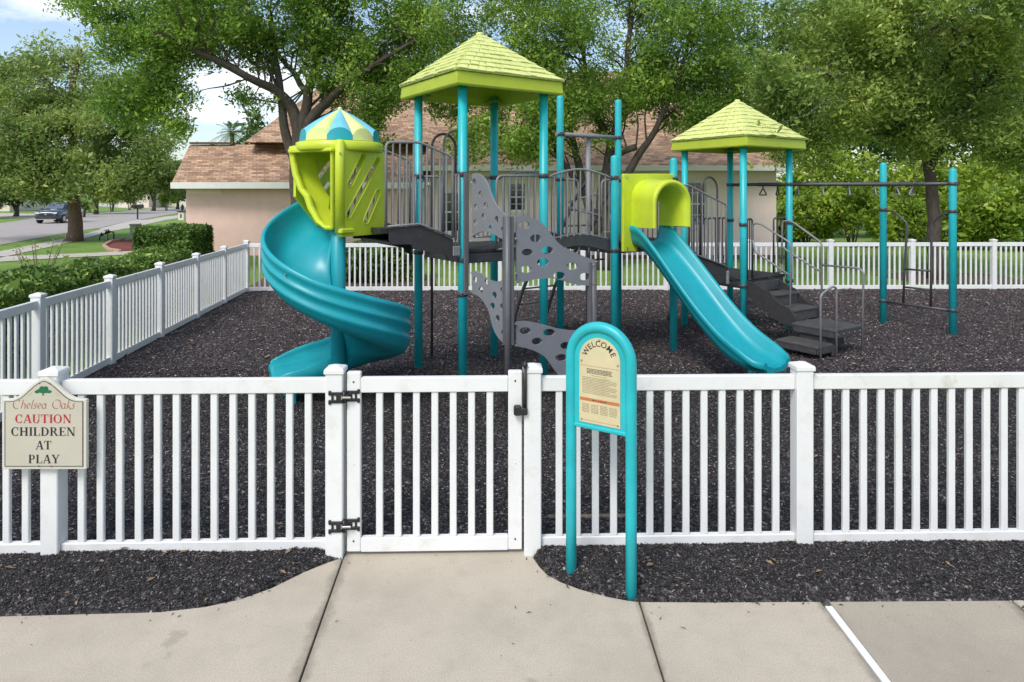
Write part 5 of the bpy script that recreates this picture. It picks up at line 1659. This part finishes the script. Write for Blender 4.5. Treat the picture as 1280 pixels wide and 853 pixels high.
# -- big oak between the fence and the house, left of centre
Y2 = 21.5
b2 = gd(378, 242 + F0 * CH / Y2)
tree("oak_tree", "big spreading oak with a forked trunk behind the spiral slide", (b2.x, b2.y, 0),
     [([b2 - ZA * .1, A_(377, 260, Y2), A_(373, 215, Y2), A_(371, 190, Y2)], (.33, .27)),
      ([A_(371, 205, Y2), A_(358, 178, Y2), A_(353, 150, Y2), A_(352, 112, Y2), A_(343, 62, Y2), A_(338, 20, Y2)], (.17, .09)),
      ([A_(372, 195, Y2), A_(374, 160, Y2), A_(362, 130, Y2), A_(347, 112, Y2 - .3), A_(318, 102, Y2 - .8), A_(280, 80, Y2 - 1.3), A_(240, 62, Y2 - 1.8), A_(195, 40, Y2 - 2)], (.22, .06)),
      ([A_(373, 195, Y2), A_(378, 158, Y2), A_(386, 120, Y2), A_(394, 80, Y2), A_(398, 30, Y2 + .3), A_(405, -40, Y2 + .5)], (.21, .07)),
      ([A_(375, 190, Y2), A_(388, 150, Y2), A_(405, 130, Y2 - .2), A_(432, 106, Y2 - .6), A_(470, 80, Y2 - 1), A_(520, 50, Y2 - 1.3)], (.20, .06)),
      ([A_(386, 120, Y2), A_(368, 92, Y2), A_(330, 50, Y2 + .6), A_(290, -20, Y2 + 1)], (.10, .05)),
      ([A_(394, 80, Y2), A_(420, 40, Y2 + .8), A_(450, -30, Y2 + 1.2)], (.10, .05))],
     [(blob(330, 5, Y2, 120, 62), 330), (blob(440, 20, Y2, 100, 66), 380), (blob(225, 28, Y2 - 1, 95, 50), 250), (blob(150, 6, Y2 - 1, 75, 38), 110), (blob(385, -70, Y2, 170, 85), 300),
      (blob(168, 72, Y2 - 1.5, 52, 38), 90), (blob(188, 112, Y2 - 1.3, 34, 40), 70), (blob(155, 132, Y2 - 1.7, 30, 26), 34), (blob(214, 84, Y2 - 1.2, 28, 30), 40), (blob(200, 152, Y2 - 1.5, 24, 18), 22), (blob(228, 122, Y2 - 1.4, 14, 14), 9), (blob(475, 95, Y2 - .8, 52, 42), 120), (blob(488, 150, Y2 - 1, 26, 28), 34), (blob(415, 88, Y2, 44, 30), 70), (blob(300, 62, Y2, 60, 34), 80), (blob(330, 118, Y2, 36, 14), 18), (blob(540, 40, Y2 - .6, 45, 55), 110), (blob(455, 138, Y2 + .5, 34, 20), 30), (blob(500, 70, Y2, 60, 40), 110), (blob(430, 112, Y2 + .6, 30, 18), 30)],
     OAK, BARK, .052, per=66, spread=.52, hole=.46)
# -- second oak, several trunks, behind the bridge
Y3 = 22.0
b3 = gd(755, 242 + F0 * CH / Y3)
tree("oak_tree", "multi-trunked oak behind the bridge and the center pole", (b3.x, b3.y, 0),
     [([b3 - ZA * .1, A_(757, 300, Y3), A_(754, 255, Y3), A_(757, 215, Y3), A_(764, 180, Y3), A_(775, 140, Y3), A_(782, 90, Y3), A_(790, 20, Y3)], (.26, .08)),
      ([A_(750, 300, Y3), A_(735, 250, Y3), A_(722, 200, Y3), A_(716, 170, Y3), A_(700, 130, Y3), A_(690, 80, Y3)], (.16, .06)),
      ([A_(758, 265, Y3), A_(776, 230, Y3 - .2), A_(798, 195, Y3 - .4), A_(820, 165, Y3 - .6), A_(838, 120, Y3 - .8), A_(860, 60, Y3 - 1)], (.16, .06)),
      ([A_(758, 205, Y3), A_(775, 190, Y3 - .3), A_(795, 184, Y3 - .6)], (.13, .11)),
      ([A_(735, 250, Y3), A_(715, 215, Y3 - .3), A_(690, 190, Y3 - .6), A_(650, 172, Y3 - 1), A_(615, 160, Y3 - 1.2)], (.11, .04)),
      ([A_(764, 180, Y3), A_(742, 140, Y3 + .5), A_(735, 90, Y3 + .8), A_(715, 20, Y3 + 1)], (.13, .05))],
     [(blob(760, 60, Y3, 150, 85), 520), (blob(660, 40, Y3, 85, 60), 190), (blob(870, 70, Y3, 85, 85), 300), (blob(740, -50, Y3, 190, 70), 230), (blob(655, 150, Y3 - .8, 66, 46), 170), (blob(600, 175, Y3 - .5, 40, 30), 60), (blob(720, 150, Y3 - .5, 60, 38), 140), (blob(830, 140, Y3 - .5, 80, 32), 130), (blob(640, 192, Y3 - 1, 40, 16), 30), (blob(912, 130, Y3, 36, 46), 70), (blob(590, 80, Y3 + .5, 50, 60), 90), (blob(700, 112, Y3 + .6, 60, 34), 110), (blob(835, 95, Y3 + .5, 70, 36), 110), (blob(560, 120, Y3, 26, 30), 36)],
     OAK, BARK, .050, per=70, spread=.50, hole=.47)
# -- olive oak on the right, leaning over the trapeze rail
sp_pts = [tuple(at(x, y, 11.3 + d)) for x, y, d in ((950, 155, 0), (957, 160, .05), (964, 163, .1), (969, 168, .1), (975, 160, .2), (984, 157, .4), (996, 152, .8), (1008, 146, 1.4), (934, 200, 0), (938, 207, 0))]
Y4 = 19.5
b4 = gd(1170, 242 + F0 * CH / Y4)
tree("oak_tree", "olive green oak with a slim straight trunk behind the end posts on the right", (b4.x, b4.y, 0),
     [([b4 - ZA * .1, A_(1169, 300, Y4), A_(1166, 240, Y4), A_(1158, 190, Y4), A_(1150, 130, Y4), A_(1140, 60, Y4), A_(1130, -40, Y4)], (.20, .07)),
      ([A_(1162, 210, Y4), A_(1185, 165, Y4 - .4), A_(1225, 110, Y4 - .9), A_(1270, 60, Y4 - 1.3)], (.12, .05)),
      ([A_(1160, 200, Y4), A_(1130, 160, Y4 - .5), A_(1085, 120, Y4 - 1.2), A_(1030, 90, Y4 - 2)], (.11, .04)),
      ([A_(1150, 130, Y4), A_(1195, 60, Y4 - 1.5), A_(1190, 20, Y4 - 2.5)], (.09, .04)),
      ([A_(1085, 120, Y4 - 1.2), A_(1035, 125, 15.5), A_(1005, 145, 13), A_(985, 152, 12), A_(965, 157, 11.3)], (.016, .004))],
     [(blob(1130, 70, Y4, 120, 82), 420), (blob(1230, 90, Y4, 95, 90), 330), (blob(1050, 110, Y4 - .8, 78, 70), 260), (blob(1110, 165, Y4 - .8, 62, 34), 70), (blob(1210, 180, Y4 - .8, 70, 30), 80), (blob(1180, 20, Y4 - 2, 120, 60), 230), (blob(1060, 30, Y4 - 1, 90, 60), 170), (blob(985, 118, Y4 - 2.5, 42, 44), 90), (blob(1290, 160, Y4 - 1, 60, 60), 110), (blob(1150, -50, Y4, 170, 60), 150), (blob(1000, 180, Y4 + 1, 36, 40), 60)],
     OAKD, BARK, .056, per=66, spread=.48, hole=.43, sprig=sp_pts)
# -- street tree at the left
Y1 = 35.0
b1_ = gd(92, 242 + F0 * CH / Y1)
tree("street_tree", "broad street tree with a reddish trunk on the grass left of the house", (b1_.x, b1_.y, 0),
     [([b1_ - ZA * .1, A_(94, 280, Y1), A_(92, 250, Y1), A_(90, 215, Y1), A_(92, 170, Y1), A_(90, 110, Y1), A_(100, 60, Y1)], (.36, .12)),
      ([A_(90, 225, Y1), A_(60, 190, Y1), A_(20, 160, Y1), A_(-30, 130, Y1)], (.2, .07)),
      ([A_(91, 220, Y1), A_(125, 185, Y1), A_(160, 150, Y1), A_(185, 125, Y1)], (.2, .06)),
      ([A_(92, 175, Y1), A_(70, 120, Y1), A_(45, 80, Y1)], (.14, .05))],
     [(blob(85, 180, Y1, 105, 55), 380), (blob(20, 190, Y1 - 1, 75, 55), 260), (blob(160, 190, Y1 - 1, 56, 56), 220), (blob(75, 105, Y1, 90, 40), 200), (blob(150, 130, Y1, 55, 38), 110), (blob(10, 120, Y1, 60, 34), 90), (blob(40, 225, Y1 - 1.5, 70, 22), 120), (blob(140, 228, Y1 - 1.5, 50, 20), 80), (blob(95, 66, Y1, 62, 20), 34), (blob(40, 88, Y1 + .6, 40, 16), 22), (blob(182, 98, Y1, 26, 16), 16), (blob(-10, 84, Y1, 40, 16), 16), (blob(195, 225, Y1, 28, 24), 40), (blob(-50, 160, Y1, 60, 60), 90)],
     STREETL, BARKR, .085, per=60, spread=.72, hole=.44)

# -- trees farther off; crown shapes given in the photo's terms, each with its own trunk
def far_tree(label, px, Y, ytop, ybot, wpx, leafm, size, nc, name="leafy_tree", group=None, hole=.40, spread=.8, per=30, trunk=.16):
    b_ = gd(px, 242 + F0 * CH / Y)
    cy, ryp = (ytop + ybot) / 2, (ybot - ytop) / 2
    zb = at(px, ybot, Y).z
    limbs = [([b_ - ZA * .1, b_ + Vector((.1, 0, max(.6, zb * .8))), at(px, cy, Y), at(px + wpx * .05, ytop + ryp * .4, Y)], (trunk, trunk * .3)),
             ([b_ + ZA * max(.5, zb * .8), at(px - wpx * .3, cy, Y)], (trunk * .6, trunk * .2)), ([b_ + ZA * max(.5, zb * .8), at(px + wpx * .3, cy - ryp * .2, Y)], (trunk * .6, trunk * .2))]
    bl = [(blob(px, cy, Y, wpx * .42, ryp * .9), nc // 2), (blob(px - wpx * .25, cy + ryp * .25, Y - .5, wpx * .27, ryp * .6), nc // 4), (blob(px + wpx * .25, cy + ryp * .1, Y - .5, wpx * .27, ryp * .65), nc // 4)]
    return tree(name, label, (b_.x, b_.y, 0), limbs, bl, leafm, BARK, size, per=per, spread=spread, group=group, hole=hole, twigs=.2)
WG = "trees and bushes along the edge of the lawn"
far_tree("tall dark green tree behind the right end of the house", 950, 46, -60, 215, 150, DARKL, .17, 420, group=WG, spread=1.0)
far_tree("tall dark tree behind the trapeze rail", 1060, 45, -40, 240, 190, DARKL, .17, 480, group=WG, spread=1.0)
far_tree("tall dark tree behind the two end posts", 1175, 47, -40, 240, 190, DARKL, .17, 480, group=WG, spread=1.0)
far_tree("tall dark tree at the right edge of the lawn", 1290, 45, -20, 240, 190, DARKL, .17, 460, group=WG, spread=1.0)
far_tree("tall dark tree past the right edge of the lawn", 1420, 44, -20, 240, 200, DARKL, .17, 380, group=WG, spread=1.0)
far_tree("dark tree farthest right along the lawn", 1580, 43, -20, 240, 220, DARKL, .17, 380, group=WG, spread=1.0)
far_tree("yellow-green tree standing behind the bushes at the right edge", 1255, 36, 175, 290, 130, BRIGHT, .12, 320, group=WG)
far_tree("yellow-green tree glowing between the tower and the first end post", 1030, 38, 172, 285, 130, BRIGHT, .12, 320, group=WG)
far_tree("yellow-green tree between the two end posts", 1140, 38, 185, 280, 120, BRIGHT, .12, 280, group=WG)
def bush(label, px, Y, ytop, ybot, wpx, leafm, size, nc, group=None, name="bush", per=30, spread=.5):
    b_ = gd(px, 242 + F0 * CH / Y)
    t = thing(name, label, "bush", (b_.x, b_.y, 0), group)
    cy, ryp = (ytop + ybot) / 2, (ybot - ytop) / 2
    st = MB()
    for k in range(7):
        a_ = k * .9; e_ = at(px, cy, Y) + Vector((math.cos(a_) * wpx * .25 * Y / F0, math.sin(a_) * .4, random.uniform(-.2, .5)))
        st.tube([b_ + Vector((math.cos(a_) * .1, math.sin(a_) * .1, -.1)), b_.lerp(e_, .5) + ZA * .1, e_], [.04, .03, .012], 6)
    st.build("stems", BARK, t)
    pts = []
    for q, (dx, dy, fx, fyy) in enumerate(((0, 0, .40, .85), (-.27, .25, .27, .7), (.27, .2, .27, .72))):
        pts += blob_points(blob(px + wpx * dx, cy + ryp * dy, Y, wpx * fx, ryp * fyy), nc // 3, q * 2.3 + px, .4, .44)
    pts = [p for p in pts if p[2] > .05]
    quads_obj("foliage", leaf_cloud(pts, per, spread, size, flat=.8), leafm, t)
    return t
for label, px, Y, yt, yb, w, lm, nc in (
    ("round bright bush beside the right corner of the house", 1008, 33, 235, 302, 70, BRIGHT, 170),
    ("pale bright bush at the foot of the wood, left of the first end post", 1065, 31, 222, 304, 80, BRIGHT, 210),
    ("bright bush seen between the two end posts", 1128, 33, 240, 302, 66, BRIGHT, 150),
    ("bright bush right of the slim oak trunk", 1210, 30, 225, 306, 84, BRIGHT, 210),
    ("bright bush cut by the right edge of the photo", 1278, 29, 215, 308, 90, BRIGHT, 220),
    ("low dark bush under the wood behind the far fence", 975, 34, 262, 305, 50, DARKL, 90),
    ("low dark bush behind the slim oak trunk", 1175, 35, 255, 303, 60, DARKL, 110)):
    bush(label, px, Y, yt, yb, w, lm, .10, nc, WG)
# behind the house on the left
far_tree("round green tree peeking over the garage roof", 318, 44, 136, 240, 46, DARKL, .13, 170, spread=.6)
far_tree("low green tree behind the left end of the garage roof", 262, 50, 178, 250, 50, STREETL, .14, 120, spread=.7)
def palm():
    Y = 46; b_ = gd(290, 242 + F0 * CH / Y)
    t = thing("palm_tree", "small palm tree above the left end of the garage roof", "palm tree", (b_.x, b_.y, 0))
    top = at(290, 166, Y)
    MB().tube([b_ - ZA * .1, b_.lerp(top, .5) + XA * .1, top], [.2, .16, .14], 10).build("trunk", BARK, t)
    m = MB()
    for k in range(44):
        a_ = k * 2.4; el = random.uniform(-.5, 1.3); L = random.uniform(1.0, 1.5)
        d = Vector((math.cos(a_) * math.cos(el), math.sin(a_) * math.cos(el), math.sin(el)))
        P = [top + d * L * f - ZA * (.55 * f * f) for f in (0, .25, .5, .75, 1)]
        sd = d.cross(ZA).normalized()
        for i in range(4):
            for q in range(3):
                f = q / 3; p = P[i].lerp(P[i + 1], f); tg = (P[i + 1] - P[i]).normalized()
                for sg in (-1, 1):
                    l_ = .34 * (1 - abs((i + f) / 4 - .45))
                    e_ = p + (sd * sg + tg * .7).normalized() * l_ - ZA * .1
                    m.add([p, p + tg * .05, e_], [(0, 1, 2)])
    m.build("fronds", DARKL, t, normals=False)
palm()
SG = "trees along the street far behind on the left"
for i, (px, Y, yt, yb, w, lm, lab) in enumerate((
    (20, 72, 190, 262, 60, DARKL, "dark street tree across the road at the left edge"),
    (60, 85, 185, 256, 60, DARKL, "dark tree across the road behind the parked car"),
    (120, 80, 178, 254, 60, STREETL, "green tree across the road right of the parked car"),
    (192, 95, 172, 250, 46, STREETL, "tree with a bare trunk on the far lawn beyond the mailboxes"),
    (222, 105, 195, 254, 40, DARKL, "dark tree just left of the garage corner"),
    (155, 125, 190, 246, 40, DARKL, "farthest tree behind the pale house across the street"),
    (-30, 66, 170, 262, 80, STREETL, "green tree cut by the left edge across the road"))):
    far_tree(lab, px, Y, yt, yb, w, lm, .22, 170, "street_tree", SG, spread=1.1, per=26, trunk=.25)
bush("small yellow-green clipped bush on the far lawn by the mailboxes", 140, 90, 240, 252, 26, BRIGHT, .16, 50, SG, spread=.6)
bush("dark rounded bush in front of the pale house", 162, 100, 240, 253, 18, DARKL, .16, 40, SG, spread=.6)
bush("bright bush beside the far tree left of the garage", 208, 98, 241, 254, 18, BRIGHT, .16, 40, SG, spread=.6)
bush("dark low bush on the lawn right of the parked car", 105, 70, 250, 262, 14, DARKL, .12, 40, SG, spread=.5)

# -- clipped hedges
def hedge(name, label, p0, p1, width, height, m, dens, size, parent=None, group=None, rough=.05):
    p0, p1 = Vector((*p0, 0)), Vector((*p1, 0)); d = (p1 - p0).normalized(); nn = Vector((-d.y, d.x, 0)); L = (p1 - p0).length
    t = thing(name, label, "hedge", ((p0 + p1) / 2), group)
    MB().box((p0 + p1) / 2 + ZA * (height * .45 - .02), (L * .97, width * .72, height * .84), (d, nn, ZA)).build("shade_core", CORE, t)  # solid dark box added inside, standing for shaded twigs behind the leaves
    area = 2 * L * height + L * width + 2 * width * height
    n = int(area * dens)
    P = []
    for _ in range(n):
        q = random.random() * area
        if q < L * width: a_ = (random.uniform(0, L), random.uniform(-width / 2, width / 2), height)
        elif q < L * width + 2 * L * height: a_ = (random.uniform(0, L), random.choice((-1, 1)) * width / 2, random.uniform(.02, height))
        else: a_ = (random.choice((0, L)), random.uniform(-width / 2, width / 2), random.uniform(.02, height))
        k = 1 + rough * 2.4 * noise.noise(Vector((a_[0] * 1.1, a_[1] * 1.4, a_[2] * 1.6)))
        # round the shoulders
        sh_ = 1 - .06 * (abs(a_[1]) / (width / 2)) ** 4 if a_[2] > height * .85 else 1
        p = p0 + d * a_[0] + nn * (a_[1] * k * (1 - random.uniform(0, .14))) + ZA * (a_[2] * k * sh_ * (1 - random.uniform(0, .05)))
        P.append((p.x, p.y, p.z))
    quads_obj("foliage", leaf_cloud(P, 9, .075, size, up=.25), m, t)
    return t
hedge("hedge", "long clipped green hedge outside the left fence", (-7.35, 7.2), (-7.9, 15.6), 1.05, 1.17, HEDGE, 210, .042)
hedge("hedge", "square clipped hedge against the left corner of the house", (-13.35, 24.6), (-11.25, 24.3), 1.5, 1.24, HEDGE, 170, .055)
for i, (xa, xb, hh, lab) in enumerate(((-6.55, -5.2, 1.12, "dark shrub behind the far fence at its left corner"), (-4.95, -3.85, 1.0, "dark shrub behind the far fence below the spiral slide's hood"), (-3.7, -2.7, 1.06, "dark shrub behind the far fence left of the front tower post"))):
    hedge("shrub", lab, (xa, 19.3), (xb, 19.3), 1.1, hh, HEDGE, 130, .055, group="shrubs behind the far fence", rough=.12)
bush("loose green shrub in front of the clipped shrubs behind the far fence", 455, 18.6, 305, 350, 50, DARKL, .06, 90, None, spread=.22)
def bare_bush():
    b_ = gd(68, 335); b_ = Vector((-10.2, 14.5, 0)); t = thing("bare_bush", "thin half bare shrub rising over the long hedge", "bush", b_)
    m = MB(); tips = []
    for k in range(16):
        a_ = random.uniform(0, 6.28); e_ = b_ + Vector((math.cos(a_) * random.uniform(.1, .65), math.sin(a_) * .3, random.uniform(.9, 1.5)))
        m.tube([b_, b_.lerp(e_, .5) + Vector((0, 0, .1)), e_], [.02, .012, .005], 5); tips.append(tuple(e_)); tips.append(tuple(b_.lerp(e_, .75) + Vector((0, 0, .05))))
    m.build("stems", BARKR, t); quads_obj("foliage", leaf_cloud(tips, 6, .14, .035), STREETL, t)
bare_bush()

# ================================================================== STREET THINGS
def car():
    P = gd(62, 277.3); P = Vector((P.x, P.y, 0))
    P = Vector((-38.5, 57.2, 0))
    hd = Vector((.174, -.985, 0)).normalized(); sd = Vector((-hd.y, hd.x, 0))   # heading, the car's left
    t = thing("parked_car", "slate blue suv parked at the far side of the street behind the street tree", "car", P)
    def q(l, w, z): return P + hd * l + sd * w + ZA * z
    # body: stations from the nose backwards (l, half width, sill, waist)
    st = [(2.32, .70, .48, .80), (2.26, .84, .36, .93), (2.05, .92, .30, 1.00), (1.6, .95, .28, 1.06), (.95, .96, .28, 1.12), (.2, .96, .28, 1.13), (-.8, .96, .28, 1.14), (-1.7, .95, .30, 1.16), (-2.2, .92, .36, 1.16), (-2.42, .84, .46, 1.05)]
    rings = []
    for l, w, z0, z1 in st:
        rings.append([q(l, -w * .9, z0), q(l, -w, z0 + .12), q(l, -w, z1 - .22), q(l, -w * .95, z1 - .06), q(l, -w * .78, z1), q(l, 0, z1 + .03), q(l, w * .78, z1), q(l, w * .95, z1 - .06), q(l, w, z1 - .22), q(l, w, z0 + .12), q(l, w * .9, z0)])
    b = MB().loft(rings); body = b.build("body", CARP, t)
    st = [(1.02, .78, 1.08, 1.12), (.40, .74, 1.10, 1.60), (.05, .72, 1.10, 1.70), (-.9, .72, 1.12, 1.74), (-1.8, .70, 1.14, 1.68), (-2.30, .70, 1.10, 1.20)]
    r2 = [[q(l, -w - .08, z0), q(l, -w, (z0 + z1) / 2), q(l, -w * .86, z1), q(l, 0, z1 + .02), q(l, w * .86, z1), q(l, w, (z0 + z1) / 2), q(l, w + .08, z0)] for l, w, z0, z1 in st]
    MB().loft(r2).build("cabin", CARP, t)
    gl = MB()
    gl.add([q(1.00, -.70, 1.16), q(1.00, .70, 1.16), q(.46, .62, 1.58), q(.46, -.62, 1.58)], [(0, 1, 2, 3)])
    gl.v = [p + hd * .03 + ZA * .03 for p in gl.v]
    gl.build("windshield", CARG, t, normals=True)
    for sg in (-1, 1):
        for l0, l1, l2, l3 in ((.62, -.30, -.30, .18), (-.38, -1.25, -1.25, -.38), (-1.33, -2.05, -1.85, -1.33)):
            m = MB().add([q(l0, sg * .86, 1.17), q(l1, sg * .86, 1.18), q(l2, sg * .745, 1.58), q(l3, sg * .745, 1.57)], [(0, 1, 2, 3)])
            m.build("side_window", CARG, t)
        MB().bbox(q(.72, sg * 1.03, 1.16), (.14, .18, .13), (hd, sd, ZA), .03).build("mirror", CARP, t)
        MB().tube([q(-.1 - i * .2, sg * .60, 1.77 + (.03 if i in (0, 8) else .05) - .03 * (i in (0, 8))) for i in range(9)], .02, 6).build("roof_rail", STEEL, t)
        MB().prism([(0, 0), (.30, .02), (.36, .14), (.02, .12)], [], q(2.275, sg * .48, .78), sd * sg, ZA, hd, .08).build("headlight", LAMP, t, bevel=.01)
        MB().bbox(q(2.24, sg * .62, .48), (.06, .2, .10), (hd, sd, ZA), .02).build("fog_light", LAMP, t)
        for l in (1.42, -1.42):
            c_ = q(l, sg * .86, .36)
            m = MB(); m.tube([c_ - sd * .12, c_ + sd * .12], .37, 24); tw = m.build("wheel", TYRE, t)
            MB().tube([c_ + sd * sg * .10, c_ + sd * sg * .128], [.25, .22], 20).build("rim", STEEL, tw)
    MB().prism([(-.44, .0), (.44, .0), (.50, .13), (.42, .24), (-.42, .24), (-.50, .13)], [], q(2.315, 0, .62), sd, ZA, hd, .06).build("grille", HINGE, t, bevel=.008)
    MB().bbox(q(2.33, 0, .40), (.05, 1.1, .14), (hd, sd, ZA), .02).build("lower_grille", HINGE, t)
    MB().prism(ellipse(0, 0, .085, .05), [], q(2.352, 0, .74), sd, ZA, hd, .02).build("emblem", STEEL, t)
    MB().bbox(q(2.35, 0, .33), (.04, 1.5, .06), (hd, sd, ZA), .02).build("skid_strip", STEEL, t)
car()
def mailbox(px, py, h_, label, two):
    b_ = gd(px, py); t = thing("mailbox", label, "mailbox", b_)
    MB().bbox(b_ + ZA * (h_ * .4), (.11, .11, h_ * .82), None, .01).build("post", HINGE, t)
    for dx in ((-.28, .28) if two else (0,)):
        pr = [(-.12, 0), (.12, 0), (.12, .16)] + [(.12 * math.cos(a_), .16 + .1 * math.sin(a_)) for a_ in (.6, 1.2, 1.57, 1.9, 2.5)] + [(-.12, .16)]
        MB().prism([(p[0] * 1.5, p[1] * 1.4) for p in pr], [], b_ + Vector((dx, 0, h_ * .78)), XA, ZA, YA, .55).build("box", HINGE, t)
    MB().bbox(b_ + ZA * (h_ * .76), (.8 if two else .4, .16, .06), None, .01).build("bracket", HINGE, t)
mailbox(172, 274.2, 1.35, "black double mailbox on a post beside the street, nearest one", True)
mailbox(141.5, 263.3, 1.55, "dark mailbox across the street at the end of a driveway", False)
def utility():
    b_ = Vector((-20.3, 36.2, 0)); t = thing("utility_box", "squat gray green utility pedestal on the grass behind the square hedge", "utility box", b_)
    MB().bbox(b_ + ZA * .36, (.40, .34, .72), None, .02).build("body", UTIL, t)
    MB().bbox(b_ + ZA * .77, (.46, .40, .10), None, .03).build("cap", UTIL, t)
    b2_ = b_ + Vector((.42, -.5, 0))
    MB().bbox(b2_ + ZA * .22, (.36, .30, .46), None, .02).build("side_cabinet", UTIL, t)
utility()
def backflow():
    b_ = gd(133, 299); t = thing("pipe_assembly", "dark pipe assembly with valves standing on the grass by the red mulch bed", "pipes", b_)
    m = MB()
    z = .30
    m.tube(fillet([b_ + Vector((-.36, 0, -.1)), b_ + Vector((-.36, 0, z * .6)), b_ + Vector((-.1, 0, z * .95)), b_ + Vector((.22, 0, z * 1.35)), b_ + Vector((.40, 0, z * 1.2)), b_ + Vector((.40, 0, -.1))], .08), .035, 8)
    m.build("pipe_run", HINGE, t)
    for x, zz in ((-.26, .22), (.0, .33), (.12, .38)):
        MB().lathe([(.03, zz - .07), (.075, zz - .05), (.075, zz + .05), (.03, zz + .09), (.02, zz + .14)], b_ + Vector((x, 0, 0)), 10).build("valve", HINGE, t)
    MB().tube([b_ + Vector((.08, 0, .36)), b_ + Vector((.08, 0, -.1))], .02, 8).build("support_leg", HINGE, t)
    MB().bbox(b_ + Vector((-.02, 0, .48)), (.26, .03, .03), (Vector((.9, 0, .3)).normalized(), YA, Vector((-.3, 0, .9)).normalized()), .008).build("handle", HINGE, t)
backflow()
def lantern():
    b_ = gd(228, 275.2); t = thing("lantern_pillar", "low stone pillar with a dark lantern beside the garage corner", "pillar", b_)
    MB().bbox(b_ + ZA * .36, (.55, .55, .80), None, .03).build("pillar", PALEH, t)
    MB().bbox(b_ + ZA * .79, (.72, .72, .09), None, .02).build("cap", HINGE, t)
    l_ = MB().lathe([(.05, .83), (.05, .92), (.12, .96), (.15, 1.25), (.17, 1.27), (.05, 1.42), (.02, 1.5)], b_, 8, smooth=False).build("lantern", HINGE, t)
    MB().bbox(b_ + Vector((.0, -.29, .38)), (.12, .02, .36), None, .01).build("plate", HINGE, t)
lantern()
def far_house(px0, px1, yb, yt, Y, label, mt):
    a_, c_ = at(px0, yb, Y), at(px1, yb, Y); ze = at(px0, yt, Y).z
    mid = (a_ + c_) / 2; t = thing("pale_house", label, "house", (mid.x, Y, 0))
    w = c_.x - a_.x
    MB().box((mid.x, Y + 5, ze / 2), (w, 10, ze)).build("wall", mt, t)
    m = MB(); o = .6
    m.add([(a_.x - o, Y - o, ze), (c_.x + o, Y - o, ze), (c_.x + o, Y + 10 + o, ze), (a_.x - o, Y + 10 + o, ze), (a_.x + w * .3, Y + 5, ze + 2.6), (c_.x - w * .3, Y + 5, ze + 2.6)], [(0, 1, 5, 4), (1, 2, 5), (2, 3, 4, 5), (3, 0, 4), (0, 3, 2, 1)])
    m.build("roof", SHINGLE, t)
    for f in (.25, .7):
        x = lerp(a_.x, c_.x, f)
        wo = MB().box((x, Y - .03, ze * .5), (1.3, .1, 1.5)).build("window", TRIM, t)
        MB().box((x, Y - .1, ze * .5), (1.1, .06, 1.3)).build("pane", GLASS, wo)
far_house(148, 186, 250, 232, 118, "pale cream house across the street, seen between the trees", PALEH)
far_house(206, 236, 249, 233, 122, "pale house half hidden behind the garage corner", PALEH)
far_house(-30, 12, 258, 240, 92, "pale house at the left edge beyond the road", PALEH)
